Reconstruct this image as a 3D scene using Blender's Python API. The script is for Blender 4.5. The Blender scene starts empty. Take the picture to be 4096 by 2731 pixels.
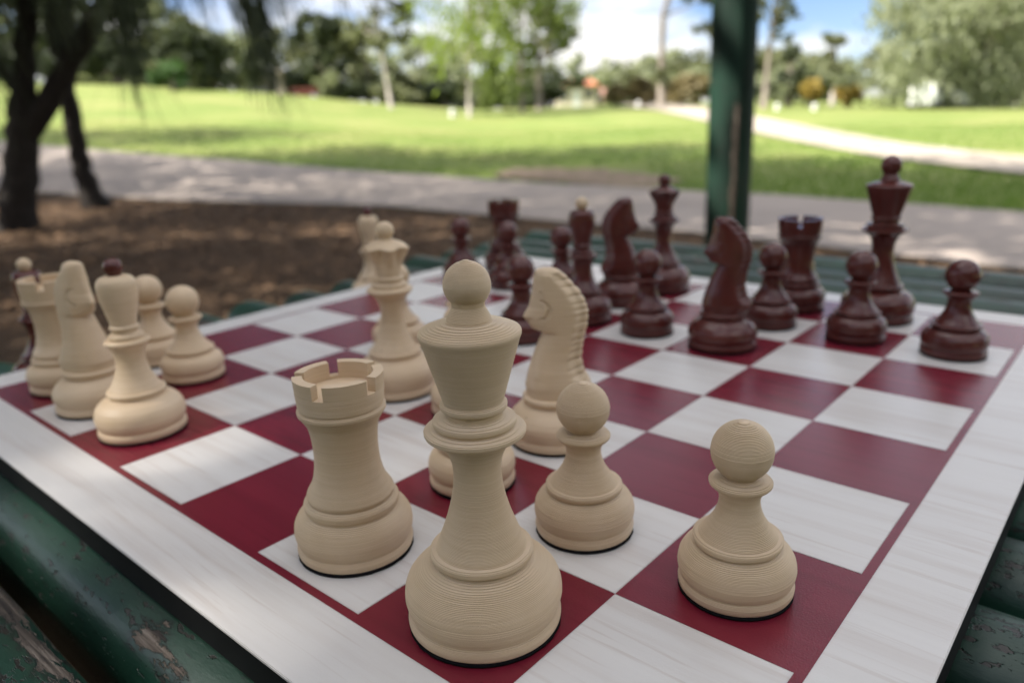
import bpy, bmesh, math, random
import numpy as np
from mathutils import Vector, Matrix

random.seed(7)
rng = np.random.default_rng(11)
scene = bpy.context.scene
S = 0.05                    # one chess square in metres
H = 0.76                    # height of the board's playing surface above the ground
BT = 0.22 * S               # thickness of the board

# ---------------------------------------------------------------- camera
cam_loc = Vector((-0.1027037, -0.04969593, H + 0.12933882))
cam_right = Vector((0.65056528, -0.75850469, -0.03788732))
cam_down = Vector((-0.24529342, -0.16264922, -0.95570726))
cam_fwd = Vector((0.7187461, 0.63104347, -0.29187014))
cd = bpy.data.cameras.new('camera')
cam = bpy.data.objects.new('camera', cd)
scene.collection.objects.link(cam)
m = Matrix((( cam_right.x, -cam_down.x, -cam_fwd.x),
            ( cam_right.y, -cam_down.y, -cam_fwd.y),
            ( cam_right.z, -cam_down.z, -cam_fwd.z))).to_4x4()
m.translation = cam_loc
cam.matrix_world = m
cd.sensor_width = 36.0
cd.lens = 3031.1 / 4096 * 36
cd.clip_start = 0.01
cd.clip_end = 2000
cd.dof.use_dof = True
cd.dof.focus_distance = 0.192
cd.dof.aperture_fstop = 10.5
scene.camera = cam

# ---------------------------------------------------------------- sky, sun, exposure
SUN_EL = math.radians(44)
fwd2 = Vector((cam_fwd.x, cam_fwd.y)).normalized()
right2 = Vector((fwd2.y, -fwd2.x))
phi = math.radians(14)
to_sun2 = (-right2 * math.cos(phi) - fwd2 * math.sin(phi)).normalized()
to_sun = Vector((to_sun2.x * math.cos(SUN_EL), to_sun2.y * math.cos(SUN_EL), math.sin(SUN_EL)))

world = bpy.data.worlds.new('World')
scene.world = world
world.use_nodes = True
wn, wl = world.node_tree.nodes, world.node_tree.links
wn.clear()
out = wn.new('ShaderNodeOutputWorld')
bg = wn.new('ShaderNodeBackground')
bg.inputs['Strength'].default_value = 0.055
sky = wn.new('ShaderNodeTexSky')
sky.sky_type = 'NISHITA'
sky.sun_disc = False
sky.sun_elevation = SUN_EL
sky.sun_rotation = math.atan2(to_sun.x, to_sun.y)
sky.altitude = 50
sky.dust_density = 0.1
sky.ozone_density = 1.6
tc = wn.new('ShaderNodeTexCoord')
mp = wn.new('ShaderNodeMapping')
mp.inputs['Scale'].default_value = (1.0, 1.0, 3.2)
mp.inputs['Location'].default_value = (0.35, 0.2, 0.1)
nz = wn.new('ShaderNodeTexNoise')
nz.inputs['Scale'].default_value = 3.2
nz.inputs['Detail'].default_value = 7
nz.inputs['Roughness'].default_value = 0.58
cr = wn.new('ShaderNodeValToRGB')
cr.color_ramp.elements[0].position = 0.43
cr.color_ramp.elements[1].position = 0.60
mx = wn.new('ShaderNodeMix')
mx.data_type = 'RGBA'
# bright broken cloud: luminance rises towards the zenith as in a standard overcast sky, (1 + 2 sin h) / 3
sx = wn.new('ShaderNodeSeparateXYZ')
mz = wn.new('ShaderNodeMath')
mz.operation = 'MULTIPLY_ADD'
mz.use_clamp = False
mz.inputs[1].default_value = 2.0
mz.inputs[2].default_value = 1.0
cl = wn.new('ShaderNodeVectorMath')
cl.operation = 'SCALE'
cl.inputs[0].default_value = (6.9, 6.75, 6.5)
wl.new(tc.outputs['Generated'], sx.inputs[0])
wl.new(sx.outputs['Z'], mz.inputs[0])
wl.new(mz.outputs[0], cl.inputs['Scale'])
wl.new(cl.outputs[0], mx.inputs['B'])
wl.new(tc.outputs['Generated'], mp.inputs['Vector'])
wl.new(mp.outputs['Vector'], nz.inputs['Vector'])
wl.new(nz.outputs['Fac'], cr.inputs['Fac'])
wl.new(cr.outputs['Color'], mx.inputs['Factor'])
tint = wn.new('ShaderNodeVectorMath')          # clear, deep blue air between the clouds
tint.operation = 'MULTIPLY'
tint.inputs[1].default_value = (0.60, 0.68, 0.93)
wl.new(sky.outputs['Color'], tint.inputs[0])
wl.new(tint.outputs[0], mx.inputs['A'])
wl.new(mx.outputs['Result'], bg.inputs['Color'])
wl.new(bg.outputs['Background'], out.inputs['Surface'])

sd = bpy.data.lights.new('sun', 'SUN')
sd.energy = 5.0
sd.angle = math.radians(0.53)
sd.color = (1.0, 0.95, 0.87)
sun = bpy.data.objects.new('sun', sd)
scene.collection.objects.link(sun)
sun.rotation_euler = to_sun.to_track_quat('Z', 'Y').to_euler()
sun.location = (0, 0, 30)

vs = scene.view_settings
vs.view_transform = 'Standard'
vs.look = 'None'
vs.gamma = 1.0
vs.use_curve_mapping = False
vs.exposure = 1.65
scene.render.engine = 'CYCLES'
scene.cycles.use_denoising = True
scene.cycles.max_bounces = 8
scene.cycles.transparent_max_bounces = 8
scene.cycles.caustics_reflective = False
scene.cycles.caustics_refractive = False
scene.cycles.sample_clamp_indirect = 6

# ---------------------------------------------------------------- helpers
COL = scene.collection


def tag(o, label=None, cat=None, group=None, kind=None):
    if label: o['label'] = label
    if cat: o['category'] = cat
    if group: o['group'] = group
    if kind: o['kind'] = kind
    return o


def mesh(name, v, f, smooth=True):
    me = bpy.data.meshes.new(name)
    me.from_pydata([tuple(map(float, p)) for p in v], [], [tuple(map(int, q)) for q in f])
    if smooth:
        me.polygons.foreach_set('use_smooth', [True] * len(me.polygons))
    me.update()
    return me


def put(name, me, mat, parent=None, loc=(0, 0, 0), rz=0.0):
    o = bpy.data.objects.new(name, me)
    COL.objects.link(o)
    if mat is not None and not me.materials:
        me.materials.append(mat)
    o.location = loc
    o.rotation_euler = (0, 0, rz)
    if parent is not None:
        o.parent = parent
    return o


def empty(name, loc=(0, 0, 0), rz=0.0):
    o = bpy.data.objects.new(name, None)
    COL.objects.link(o)
    o.empty_display_size = 0.02
    o.location = loc
    o.rotation_euler = (0, 0, rz)
    return o


class MB:
    """collects geometry for one mesh"""
    def __init__(s): s.v, s.f = [], []
    def add(s, v, f):
        n = len(s.v)
        s.v.extend(v)
        s.f.extend([tuple(i + n for i in q) for q in f])
        return s
    def box(s, c, d, bev=0.0):
        x, y, z = [q / 2 for q in d]
        vs_ = [(c[0] + a * x, c[1] + b * y, c[2] + e * z) for e in (-1, 1) for a, b in ((-1, -1), (1, -1), (1, 1), (-1, 1))]
        return s.add(vs_, [(3, 2, 1, 0), (4, 5, 6, 7), (0, 1, 5, 4), (1, 2, 6, 5), (2, 3, 7, 6), (3, 0, 4, 7)])
    def tube(s, pts, rad, n=10, wob=0.0, cap=True):
        pts = [Vector(p) for p in pts]
        vs_, fs = [], []
        up = Vector((0.31, 0.17, 0.93)).normalized()
        for i, p in enumerate(pts):
            d = (pts[min(i + 1, len(pts) - 1)] - pts[max(i - 1, 0)]).normalized()
            a = d.cross(up)
            if a.length < 0.05: a = d.cross(Vector((1, 0, 0)))
            a.normalize()
            b = d.cross(a)
            for k in range(n):
                t = 2 * math.pi * k / n
                r = rad[i] * (1 + wob * (random.random() - 0.5))
                vs_.append(tuple(p + a * (r * math.cos(t)) + b * (r * math.sin(t))))
        for i in range(len(pts) - 1):
            for k in range(n):
                k2 = (k + 1) % n
                fs.append((i * n + k, i * n + k2, (i + 1) * n + k2, (i + 1) * n + k))
        if cap:
            fs.append(tuple(range(n)))
            fs.append(tuple((len(pts) - 1) * n + k for k in reversed(range(n))))
        return s.add(vs_, fs)
    def build(s, name, mat, parent=None, smooth=True, **k):
        return put(name, mesh(name, s.v, s.f, smooth), mat, parent, **k)


def lathe(prof, n=64, close_bottom=True, close_top=True):
    prof = np.asarray(prof, float)
    th = np.arange(n) * 2 * math.pi / n
    v = np.stack([np.outer(prof[:, 0], np.cos(th)), np.outer(prof[:, 0], np.sin(th)), np.repeat(prof[:, 1][:, None], n, 1)], -1).reshape(-1, 3)
    i = np.arange(len(prof) - 1)[:, None] * n
    k = np.arange(n)[None, :]
    k2 = (k + 1) % n
    f = np.stack([i + k, i + k2, i + n + k2, i + n + k], -1).reshape(-1, 4).tolist()
    if close_bottom: f.append(list(range(n - 1, -1, -1)))
    if close_top: f.append([(len(prof) - 1) * n + q for q in range(n)])
    return v.tolist(), f


def spline(pts, k=5):
    """Catmull-Rom through profile points"""
    p = np.asarray(pts, float)
    p = np.vstack([2 * p[0] - p[1], p, 2 * p[-1] - p[-2]])
    o = []
    for i in range(1, len(p) - 2):
        for t in np.arange(k) / k:
            a, b, c, d = p[i - 1], p[i], p[i + 1], p[i + 2]
            m1, m2 = (c - a) * 0.27, (d - b) * 0.27
            h = 2 * t ** 3 - 3 * t ** 2 + 1, t ** 3 - 2 * t ** 2 + t, -2 * t ** 3 + 3 * t ** 2, t ** 3 - t ** 2
            o.append(h[0] * b + h[1] * m1 + h[2] * c + h[3] * m2)
    o.append(p[-2])
    return np.array(o)


def ball(cz, r, z0, n=16):
    a0 = math.asin(max(-1, min(1, (z0 - cz) / r)))
    return [(max(r * math.cos(a), 1e-4), cz + r * math.sin(a)) for a in np.linspace(a0, math.pi / 2, n)]


def printed(prof, lh=0.0062, jit=0.00035, seed=1):
    """turn a smooth profile into the stepped stack of beads of a printed layer part"""
    g = np.random.default_rng(seed)
    z = np.maximum.accumulate(prof[:, 1] + np.arange(len(prof)) * 1e-7)
    z0, z1 = z[0], z[-1]
    n = max(2, int(round((z1 - z0) / lh)))
    e = np.linspace(z0, z1, n + 1)
    mid = (e[:-1] + e[1:]) / 2
    r = np.interp(mid, z, prof[:, 0]) + g.normal(0, jit, n) * (g.random(n) < 0.6)
    o = []
    for k in range(n):
        h = e[k + 1] - e[k]
        o.append((max(r[k] - 0.0005, 1e-4), e[k] + 0.12 * h))
        o.append((r[k] + 0.0004, e[k] + 0.5 * h))
        o.append((max(r[k] - 0.0005, 1e-4), e[k] + 0.88 * h))
        if k < n - 1:
            o.append((max(min(r[k], r[k + 1]) - 0.0008, 1e-4), e[k + 1]))
    return np.array(o)


# ---------------------------------------------------------------- materials
MATS = {}


def new_mat(name):
    mt = bpy.data.materials.new(name)
    mt.use_nodes = True
    nt = mt.node_tree
    b = nt.nodes['Principled BSDF']
    MATS[name] = mt
    return mt, nt, b


def N(nt, t, **kw):
    n = nt.nodes.new(t)
    for k, v in kw.items():
        if k in n.inputs: n.inputs[k].default_value = v
        else: setattr(n, k, v)
    return n


def ramp(nt, fac, stops):
    r = nt.nodes.new('ShaderNodeValToRGB')
    e = r.color_ramp.elements
    while len(e) < len(stops): e.new(0.5)
    for q, (p, c) in zip(e, stops):
        q.position = p
        q.color = (*c, 1) if len(c) == 3 else c
    nt.links.new(fac, r.inputs['Fac'])
    return r.outputs['Color']


def mixc(nt, fac, a, b):
    mx_ = nt.nodes.new('ShaderNodeMix')
    mx_.data_type = 'RGBA'
    for s, x in (('Factor', fac), ('A', a), ('B', b)):
        if hasattr(x, 'links'): nt.links.new(x, mx_.inputs[s])
        else: mx_.inputs[s].default_value = x if s == 'Factor' else (*x, 1)
    return mx_.outputs['Result']


def coords(nt, which='Object', scale=(1, 1, 1), rot=(0, 0, 0)):
    t = nt.nodes.new('ShaderNodeTexCoord')
    mp_ = nt.nodes.new('ShaderNodeMapping')
    mp_.inputs['Scale'].default_value = scale
    mp_.inputs['Rotation'].default_value = rot
    if which == 'World':
        g = nt.nodes.new('ShaderNodeNewGeometry')
        nt.links.new(g.outputs['Position'], mp_.inputs['Vector'])
    else:
        nt.links.new(t.outputs[which], mp_.inputs['Vector'])
    return mp_.outputs['Vector']


def noise(nt, vec, scale, detail=4, rough=0.55, out_='Fac'):
    n = N(nt, 'ShaderNodeTexNoise', Scale=scale, Detail=detail, Roughness=rough)
    nt.links.new(vec, n.inputs['Vector'])
    return n.outputs[out_]


def bump(nt, b, h, strength=0.3, dist=0.001):
    n = N(nt, 'ShaderNodeBump', Strength=strength, Distance=dist)
    nt.links.new(h, n.inputs['Height'])
    nt.links.new(n.outputs['Normal'], b.inputs['Normal'])


def simple(name, col, rough=0.6, var=0.25, scale=8.0, spec=0.4, which='World', bmp=0.0, bdist=0.003):
    mt, nt, b = new_mat(name)
    v = coords(nt, which)
    f = noise(nt, v, scale, 5)
    c = ramp(nt, f, [(0.3, [q * (1 - var) for q in col]), (0.7, [min(1, q * (1 + var)) for q in col])])
    nt.links.new(c, b.inputs['Base Color'])
    b.inputs['Roughness'].default_value = rough
    b.inputs['Specular IOR Level'].default_value = spec
    if bmp: bump(nt, b, f, bmp, bdist)
    return mt


# cream printed filament
def cream_mat(name, lines):
    mt, nt, b = new_mat(name)
    v = coords(nt, 'Object')
    vs_ = coords(nt, 'Object', (40, 40, 1400))
    broad = noise(nt, v, 38, 3)
    c0 = ramp(nt, broad, [(0.3, (0.585, 0.440, 0.288)), (0.7, (0.665, 0.520, 0.365))])
    st = noise(nt, vs_, 1.0, 2)
    c1 = mixc(nt, ramp(nt, st, [(0.35, (0, 0, 0)), (0.75, (0.35, 0.35, 0.35))]), c0, (0.50, 0.36, 0.22))
    sp = N(nt, 'ShaderNodeTexVoronoi', Scale=520.0)
    nt.links.new(coords(nt, 'Object', (1, 1, 1.6)), sp.inputs['Vector'])
    rnd = N(nt, 'ShaderNodeMath', operation='GREATER_THAN')
    rnd.inputs[1].default_value = 0.955
    nt.links.new(sp.outputs['Color'], rnd.inputs[0])
    near = N(nt, 'ShaderNodeMath', operation='LESS_THAN')
    near.inputs[1].default_value = 0.27
    nt.links.new(sp.outputs['Distance'], near.inputs[0])
    mul = N(nt, 'ShaderNodeMath', operation='MULTIPLY')
    nt.links.new(rnd.outputs[0], mul.inputs[0])
    nt.links.new(near.outputs[0], mul.inputs[1])
    c2 = mixc(nt, mul.outputs[0], c1, (0.20, 0.12, 0.05))
    nt.links.new(c2, b.inputs['Base Color'])
    b.inputs['Roughness'].default_value = 0.47
    b.inputs['Specular IOR Level'].default_value = 0.35
    b.inputs['Subsurface Weight'].default_value = 0.06
    b.inputs['Subsurface Radius'].default_value = (0.004, 0.0025, 0.0012)
    if lines: bump(nt, b, st, 0.25, 0.0004)
    return mt


cream = cream_mat('cream_print', True)

mt, nt, b = new_mat('dark_lacquer')
v = coords(nt, 'Object')
f = noise(nt, v, 60, 4)
nt.links.new(ramp(nt, f, [(0.3, (0.070, 0.0145, 0.0115)), (0.7, (0.102, 0.022, 0.0165))]), b.inputs['Base Color'])
b.inputs['Roughness'].default_value = 0.24
b.inputs['Specular IOR Level'].default_value = 0.5
bump(nt, b, noise(nt, coords(nt, 'Object', (60, 60, 900)), 1.0, 2), 0.05, 0.0004)
dark = mt

felt = simple('black_felt', (0.008, 0.008, 0.009), 0.95, 0.4, 900, 0.1, 'Object', 0.6, 0.0006)


def laminate(name, base, streak, pale, rough, spec, bump_s):
    mt, nt, b = new_mat(name)
    vw = coords(nt, 'World', (1, 0.035, 1))
    warp = N(nt, 'ShaderNodeTexNoise', Scale=5.0, Detail=2.0)
    nt.links.new(coords(nt, 'World'), warp.inputs['Vector'])
    mm = N(nt, 'ShaderNodeVectorMath', operation='SCALE')
    mm.inputs['Scale'].default_value = 0.010
    nt.links.new(warp.outputs['Color'], mm.inputs[0])
    ad = N(nt, 'ShaderNodeVectorMath', operation='ADD')
    nt.links.new(vw, ad.inputs[0])
    nt.links.new(mm.outputs[0], ad.inputs[1])
    g1 = noise(nt, ad.outputs[0], 110, 5, 0.6)
    g2 = noise(nt, ad.outputs[0], 420, 3, 0.6)
    c = ramp(nt, g1, [(0.26, streak), (0.48, base), (0.72, pale)])
    c = mixc(nt, ramp(nt, g2, [(0.32, (0.75, 0.75, 0.75)), (0.43, (0, 0, 0))]), c, streak)
    nt.links.new(c, b.inputs['Base Color'])
    b.inputs['Roughness'].default_value = rough
    b.inputs['Specular IOR Level'].default_value = spec
    fine = noise(nt, coords(nt, 'World'), 1500, 2)
    bump(nt, b, fine, bump_s, 0.0004)
    return mt


white_lam = laminate('white_laminate', (0.60, 0.575, 0.55), (0.515, 0.465, 0.43), (0.63, 0.61, 0.585), 0.36, 0.5, 0.10)
red_lam = laminate('red_print', (0.155, 0.012, 0.025), (0.128, 0.010, 0.020), (0.172, 0.0145, 0.028), 0.27, 0.5, 0.16)
black_edge = simple('black_edge', (0.005, 0.005, 0.005), 0.6, 0.3, 120, 0.2)


# flaking green paint on grey timber
def paint_mat(name, lo, hi, axis, tone_scale=24, streak=None, gloss=0.40):
    """axis: index of the grain direction (1 = along y, 2 = along z)"""
    mt, nt, b = new_mat(name)
    def st(k): return tuple(k if i == axis else 1.0 for i in range(3))
    info = nt.nodes.new('ShaderNodeObjectInfo')
    off = N(nt, 'ShaderNodeVectorMath', operation='ADD')
    sc_ = N(nt, 'ShaderNodeVectorMath', operation='SCALE')
    cb = N(nt, 'ShaderNodeCombineXYZ')
    nt.links.new(info.outputs['Random'], cb.inputs['X'])
    nt.links.new(info.outputs['Random'], cb.inputs['Z'])
    nt.links.new(cb.outputs[0], sc_.inputs[0])
    sc_.inputs['Scale'].default_value = 9.0
    nt.links.new(coords(nt, 'World', st(0.28)), off.inputs[0])
    nt.links.new(sc_.outputs[0], off.inputs[1])
    vec = off.outputs[0]
    big = noise(nt, vec, 13, 3, 0.6)
    fine = noise(nt, vec, 95, 6, 0.7)
    add = N(nt, 'ShaderNodeMath', operation='MULTIPLY_ADD')
    add.inputs[1].default_value = 0.55
    nt.links.new(fine, add.inputs[0])
    nt.links.new(big, add.inputs[2])
    at_ = nt.nodes.new('ShaderNodeAttribute')
    at_.attribute_type = 'OBJECT'
    at_.attribute_name = 'wear'
    sub = N(nt, 'ShaderNodeMath', operation='ADD')
    nt.links.new(add.outputs[0], sub.inputs[0])
    nt.links.new(at_.outputs['Fac'], sub.inputs[1])
    wear = sub.outputs[0]
    if streak:                               # one long rubbed strip on the post
        g = nt.nodes.new('ShaderNodeTexCoord')
        dt = N(nt, 'ShaderNodeVectorMath', operation='DOT_PRODUCT')
        dt.inputs[1].default_value = (streak[0], streak[1], 0)
        nt.links.new(g.outputs['Object'], dt.inputs[0])
        wob = N(nt, 'ShaderNodeMath', operation='MULTIPLY_ADD')
        wob.inputs[1].default_value = 0.035
        nt.links.new(fine, wob.inputs[0])
        nt.links.new(dt.outputs['Value'], wob.inputs[2])
        df = N(nt, 'ShaderNodeMath', operation='SUBTRACT')
        nt.links.new(wob.outputs[0], df.inputs[0])
        df.inputs[1].default_value = 0.0175 + streak[2]
        ab = N(nt, 'ShaderNodeMath', operation='ABSOLUTE')
        nt.links.new(df.outputs[0], ab.inputs[0])
        mr = N(nt, 'ShaderNodeMapRange')
        nt.links.new(ab.outputs[0], mr.inputs['Value'])
        for k_, v_ in (('From Min', 0.006), ('From Max', 0.013), ('To Min', 1.0), ('To Max', 0.0)): mr.inputs[k_].default_value = v_
        sz = nt.nodes.new('ShaderNodeSeparateXYZ')
        nt.links.new(g.outputs['Object'], sz.inputs[0])
        mz_ = N(nt, 'ShaderNodeMapRange')
        nt.links.new(sz.outputs['Z'], mz_.inputs['Value'])
        for k_, v_ in (('From Min', 0.80), ('From Max', 0.98), ('To Min', 0.40), ('To Max', 0.0)): mz_.inputs[k_].default_value = v_
        ml_ = N(nt, 'ShaderNodeMath', operation='MULTIPLY')
        nt.links.new(mr.outputs[0], ml_.inputs[0])
        nt.links.new(mz_.outputs[0], ml_.inputs[1])
        sm = N(nt, 'ShaderNodeMath', operation='ADD')
        nt.links.new(wear, sm.inputs[0])
        nt.links.new(ml_.outputs[0], sm.inputs[1])
        wear = sm.outputs[0]
    peel = ramp(nt, wear, [(0.912, (0, 0, 0)), (0.922, (1, 1, 1))])
    rim = ramp(nt, wear, [(0.885, (0, 0, 0)), (0.905, (1, 1, 1)), (0.925, (0, 0, 0))])
    pores = noise(nt, coords(nt, 'World', st(0.35)), 360, 3, 0.65)
    patch = noise(nt, vec, 30, 2)
    pm = N(nt, 'ShaderNodeMath', operation='MULTIPLY_ADD')
    pm.inputs[1].default_value = 0.35
    nt.links.new(patch, pm.inputs[0])
    nt.links.new(pores, pm.inputs[2])
    pore = ramp(nt, pm.outputs[0], [(0.765, (0, 0, 0)), (0.80, (1, 1, 1))])
    tone = noise(nt, vec, tone_scale, 3)
    green = ramp(nt, tone, [(0.32, lo), (0.68, hi)])
    green = mixc(nt, pore, green, (0.016, 0.014, 0.011))
    green = mixc(nt, rim, green, [q * 0.45 for q in lo])
    grain = noise(nt, coords(nt, 'World', st(0.05)), 420, 5, 0.65)
    wood = ramp(nt, grain, [(0.36, (0.014, 0.010, 0.008)), (0.52, (0.075, 0.058, 0.045)), (0.72, (0.24, 0.20, 0.165))])
    c = mixc(nt, peel, green, wood)
    nt.links.new(c, b.inputs['Base Color'])
    if gloss > 0.5: b.inputs['Specular IOR Level'].default_value = 0.15
    rr = N(nt, 'ShaderNodeMapRange')
    nt.links.new(peel, rr.inputs['Value'])
    rr.inputs['To Min'].default_value = gloss
    rr.inputs['To Max'].default_value = 0.88
    nt.links.new(rr.outputs[0], b.inputs['Roughness'])
    gp = N(nt, 'ShaderNodeMath', operation='MULTIPLY')
    nt.links.new(grain, gp.inputs[0])
    nt.links.new(peel, gp.inputs[1])
    hgt = N(nt, 'ShaderNodeMath', operation='MULTIPLY_ADD')
    nt.links.new(peel, hgt.inputs[0])
    hgt.inputs[1].default_value = -1.3
    nt.links.new(gp.outputs[0], hgt.inputs[2])
    h2 = N(nt, 'ShaderNodeMath', operation='MULTIPLY_ADD')
    nt.links.new(pore, h2.inputs[0])
    h2.inputs[1].default_value = -0.5
    nt.links.new(hgt.outputs[0], h2.inputs[2])
    h3 = N(nt, 'ShaderNodeMath', operation='MULTIPLY_ADD')
    nt.links.new(fine, h3.inputs[0])
    h3.inputs[1].default_value = 0.5
    nt.links.new(h2.outputs[0], h3.inputs[2])
    bump(nt, b, h3.outputs[0], 0.7, 0.0011)
    return mt


green_slat = paint_mat('flaking_green_paint', (0.0045, 0.024, 0.0145), (0.013, 0.056, 0.034), 1)
pv = (fwd2 * 2.9 + right2 * 0.84).normalized()
green_post = paint_mat('green_post_paint', (0.0026, 0.0080, 0.0055), (0.0095, 0.032, 0.020), 2, 9, (pv.y, -pv.x, 0.016), 0.62)


def leaf_mat(name, lo, hi, trans=0.35, rough=0.6):
    mt = bpy.data.materials.new(name)
    mt.use_nodes = True
    nt = mt.node_tree
    nt.nodes.clear()
    o = nt.nodes.new('ShaderNodeOutputMaterial')
    d = N(nt, 'ShaderNodeBsdfPrincipled', Roughness=rough)
    d.inputs['Specular IOR Level'].default_value = 0.25
    t = nt.nodes.new('ShaderNodeBsdfTranslucent')
    ms = N(nt, 'ShaderNodeMixShader', Fac=trans)
    f = noise(nt, coords(nt, 'World'), 2.4, 5, 0.7)
    c = ramp(nt, f, [(0.32, lo), (0.68, hi)])
    nt.links.new(c, d.inputs['Base Color'])
    br = mixc(nt, 0.5, c, (min(1, hi[0] * 1.5), min(1, hi[1] * 1.6), hi[2]))
    nt.links.new(br, t.inputs['Color'])
    nt.links.new(d.outputs[0], ms.inputs[1])
    nt.links.new(t.outputs[0], ms.inputs[2])
    nt.links.new(ms.outputs[0], o.inputs['Surface'])
    return mt


bark_dark = simple('dark_bark', (0.020, 0.016, 0.013), 0.9, 0.4, 26, 0.2, 'World', 0.8, 0.02)
bark_grey = simple('grey_bark', (0.20, 0.17, 0.14), 0.85, 0.35, 9, 0.2, 'World', 0.5, 0.02)
bark_pale = simple('pale_bark', (0.33, 0.295, 0.255), 0.75, 0.3, 4, 0.2, 'World', 0.3, 0.02)
leaf_cas = leaf_mat('casuarina_needles', (0.030, 0.040, 0.022), (0.060, 0.075, 0.038), 0.25)
leaf_dark = leaf_mat('dark_leaves', (0.036, 0.050, 0.026), (0.085, 0.100, 0.052), 0.2)
leaf_olive = leaf_mat('olive_leaves', (0.095, 0.105, 0.055), (0.18, 0.19, 0.10), 0.35)
leaf_grey = leaf_mat('grey_green_leaves', (0.16, 0.18, 0.11), (0.28, 0.30, 0.18), 0.35)
leaf_lime = leaf_mat('lime_leaves', (0.11, 0.16, 0.028), (0.24, 0.30, 0.06), 0.45)
leaf_lime2 = leaf_mat('mid_green_leaves', (0.07, 0.10, 0.028), (0.16, 0.20, 0.055), 0.4)
leaf_green = leaf_mat('bright_green_leaves', (0.045, 0.095, 0.028), (0.085, 0.155, 0.050), 0.35)
leaf_brown = leaf_mat('brown_leaves', (0.13, 0.105, 0.05), (0.22, 0.18, 0.09), 0.25)
leaf_gold = leaf_mat('golden_leaves', (0.20, 0.145, 0.03), (0.34, 0.25, 0.06), 0.3)


# ---------------------------------------------------------------- terrain
def FR(f, r, z=0.0):
    """metres ahead of and to the right of the tripod, z above the ground datum"""
    p = fwd2 * f + right2 * r
    return Vector((cam_loc.x + p.x, cam_loc.y + p.y, z))


Q = np.array([-1.6, -0.635, -0.47, -0.305, -0.14, -0.03, 0.19, 0.30, 0.66, 1.6])
ZE = np.array([4.6, 3.54, 3.04, 2.42, 1.44, 0.92, 0.90, 0.58, -0.05, -0.3])


def ground_z(f, r):
    f = np.asarray(f, float)
    r = np.asarray(r, float)
    q = r / np.maximum(f, 1e-3)
    ze = np.interp(q, Q, ZE)
    t = np.clip((f - 9.0) / 36.0, 0, 1)
    z = ze * (t ** 1.25) * np.clip(1.25 - 0.25 * t, 1, 2)
    return np.where(f > 0, z, 0.0)


def gz(f, r): return float(ground_z(f, r))


nr, na = 150, 192
rad = np.concatenate([[0.0], 0.6 * (900 / 0.6) ** np.linspace(0, 1, nr)])
v, fcs = [], []
for R_ in rad:
    for k in range(na):
        a = 2 * math.pi * k / na
        ff, rr = R_ * math.cos(a), R_ * math.sin(a)
        p = FR(ff, rr)
        v.append((p.x, p.y, gz(ff, rr) + 0.02 * math.sin(ff * 1.7 + rr) * min(1, max(0, (ff - 9) / 4))))
for i in range(nr):
    for k in range(na):
        k2 = (k + 1) % na
        fcs.append((i * na + k, (i + 1) * na + k, (i + 1) * na + k2, i * na + k2))
mt, nt, b = new_mat('lawn_grass')
vw = coords(nt, 'World')
n1 = noise(nt, vw, 0.35, 5, 0.6)
n2 = noise(nt, vw, 9.0, 4, 0.7)
c = ramp(nt, n1, [(0.28, (0.115, 0.160, 0.038)), (0.5, (0.175, 0.205, 0.058)), (0.72, (0.250, 0.235, 0.092))])
c = mixc(nt, ramp(nt, n2, [(0.3, (0.5, 0.5, 0.5)), (0.6, (0, 0, 0))]), c, (0.10, 0.165, 0.026))
nt.links.new(c, b.inputs['Base Color'])
b.inputs['Roughness'].default_value = 0.85
b.inputs['Specular IOR Level'].default_value = 0.15
bump(nt, b, n2, 0.6, 0.03)
lawn = put('lawn', mesh('lawn', v, fcs), mt)
tag(lawn, 'sunlit green lawn rising to the left', 'lawn', kind='structure')


def strip(name, left, right, mat, lift, n=60, m=8, rag=0.0):
    """a sheet between two edge polylines given as (f, r), draped on the ground"""
    L, Rr = np.array(left, float), np.array(right, float)
    def res(P):
        d = np.r_[0, np.cumsum(np.hypot(*np.diff(P, axis=0).T))]
        t = np.linspace(0, d[-1], n)
        return np.c_[np.interp(t, d, P[:, 0]), np.interp(t, d, P[:, 1])]
    A, B = res(L), res(Rr)
    v, fcs = [], []
    for i in range(n):
        jl, jr = (random.uniform(-rag, rag) for _ in range(2))
        for k in range(m + 1):
            t = k / m
            if k == 0: t -= jl
            if k == m: t += jr
            f_, r_ = A[i] * (1 - t) + B[i] * t
            p = FR(f_, r_)
            v.append((p.x, p.y, gz(f_, r_) + lift))
    for i in range(n - 1):
        for k in range(m):
            q = i * (m + 1) + k
            fcs.append((q, q + m + 1, q + m + 2, q + 1))
    o = put(name, mesh(name, v, fcs), mat)
    return o


def toFR(x, y):
    d = Vector((x - cam_loc.x, y - cam_loc.y))
    return d.dot(fwd2), d.dot(right2)


# mulch bed under the trees and the table
mt, nt, b = new_mat('bark_mulch')
vw = coords(nt, 'World')
n1 = noise(nt, vw, 1.1, 5, 0.65)
n2 = noise(nt, vw, 34, 5, 0.7)
c = ramp(nt, n2, [(0.30, (0.030, 0.019, 0.012)), (0.5, (0.098, 0.062, 0.038)), (0.72, (0.21, 0.132, 0.078))])
c = mixc(nt, ramp(nt, n1, [(0.38, (0.55, 0.55, 0.55)), (0.62, (0, 0, 0))]), c, (0.055, 0.038, 0.024))
nt.links.new(c, b.inputs['Base Color'])
b.inputs['Roughness'].default_value = 0.95
b.inputs['Specular IOR Level'].default_value = 0.1
bump(nt, b, n2, 0.9, 0.03)
mulch_mat = mt
bed = [toFR(4.45, -6.0), toFR(4.42, 0.4), toFR(4.72, 2.4), toFR(4.75, 3.6), toFR(4.82, 5.8), toFR(4.1, 8.9), toFR(3.3, 12.2), toFR(2.2, 16)]
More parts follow.
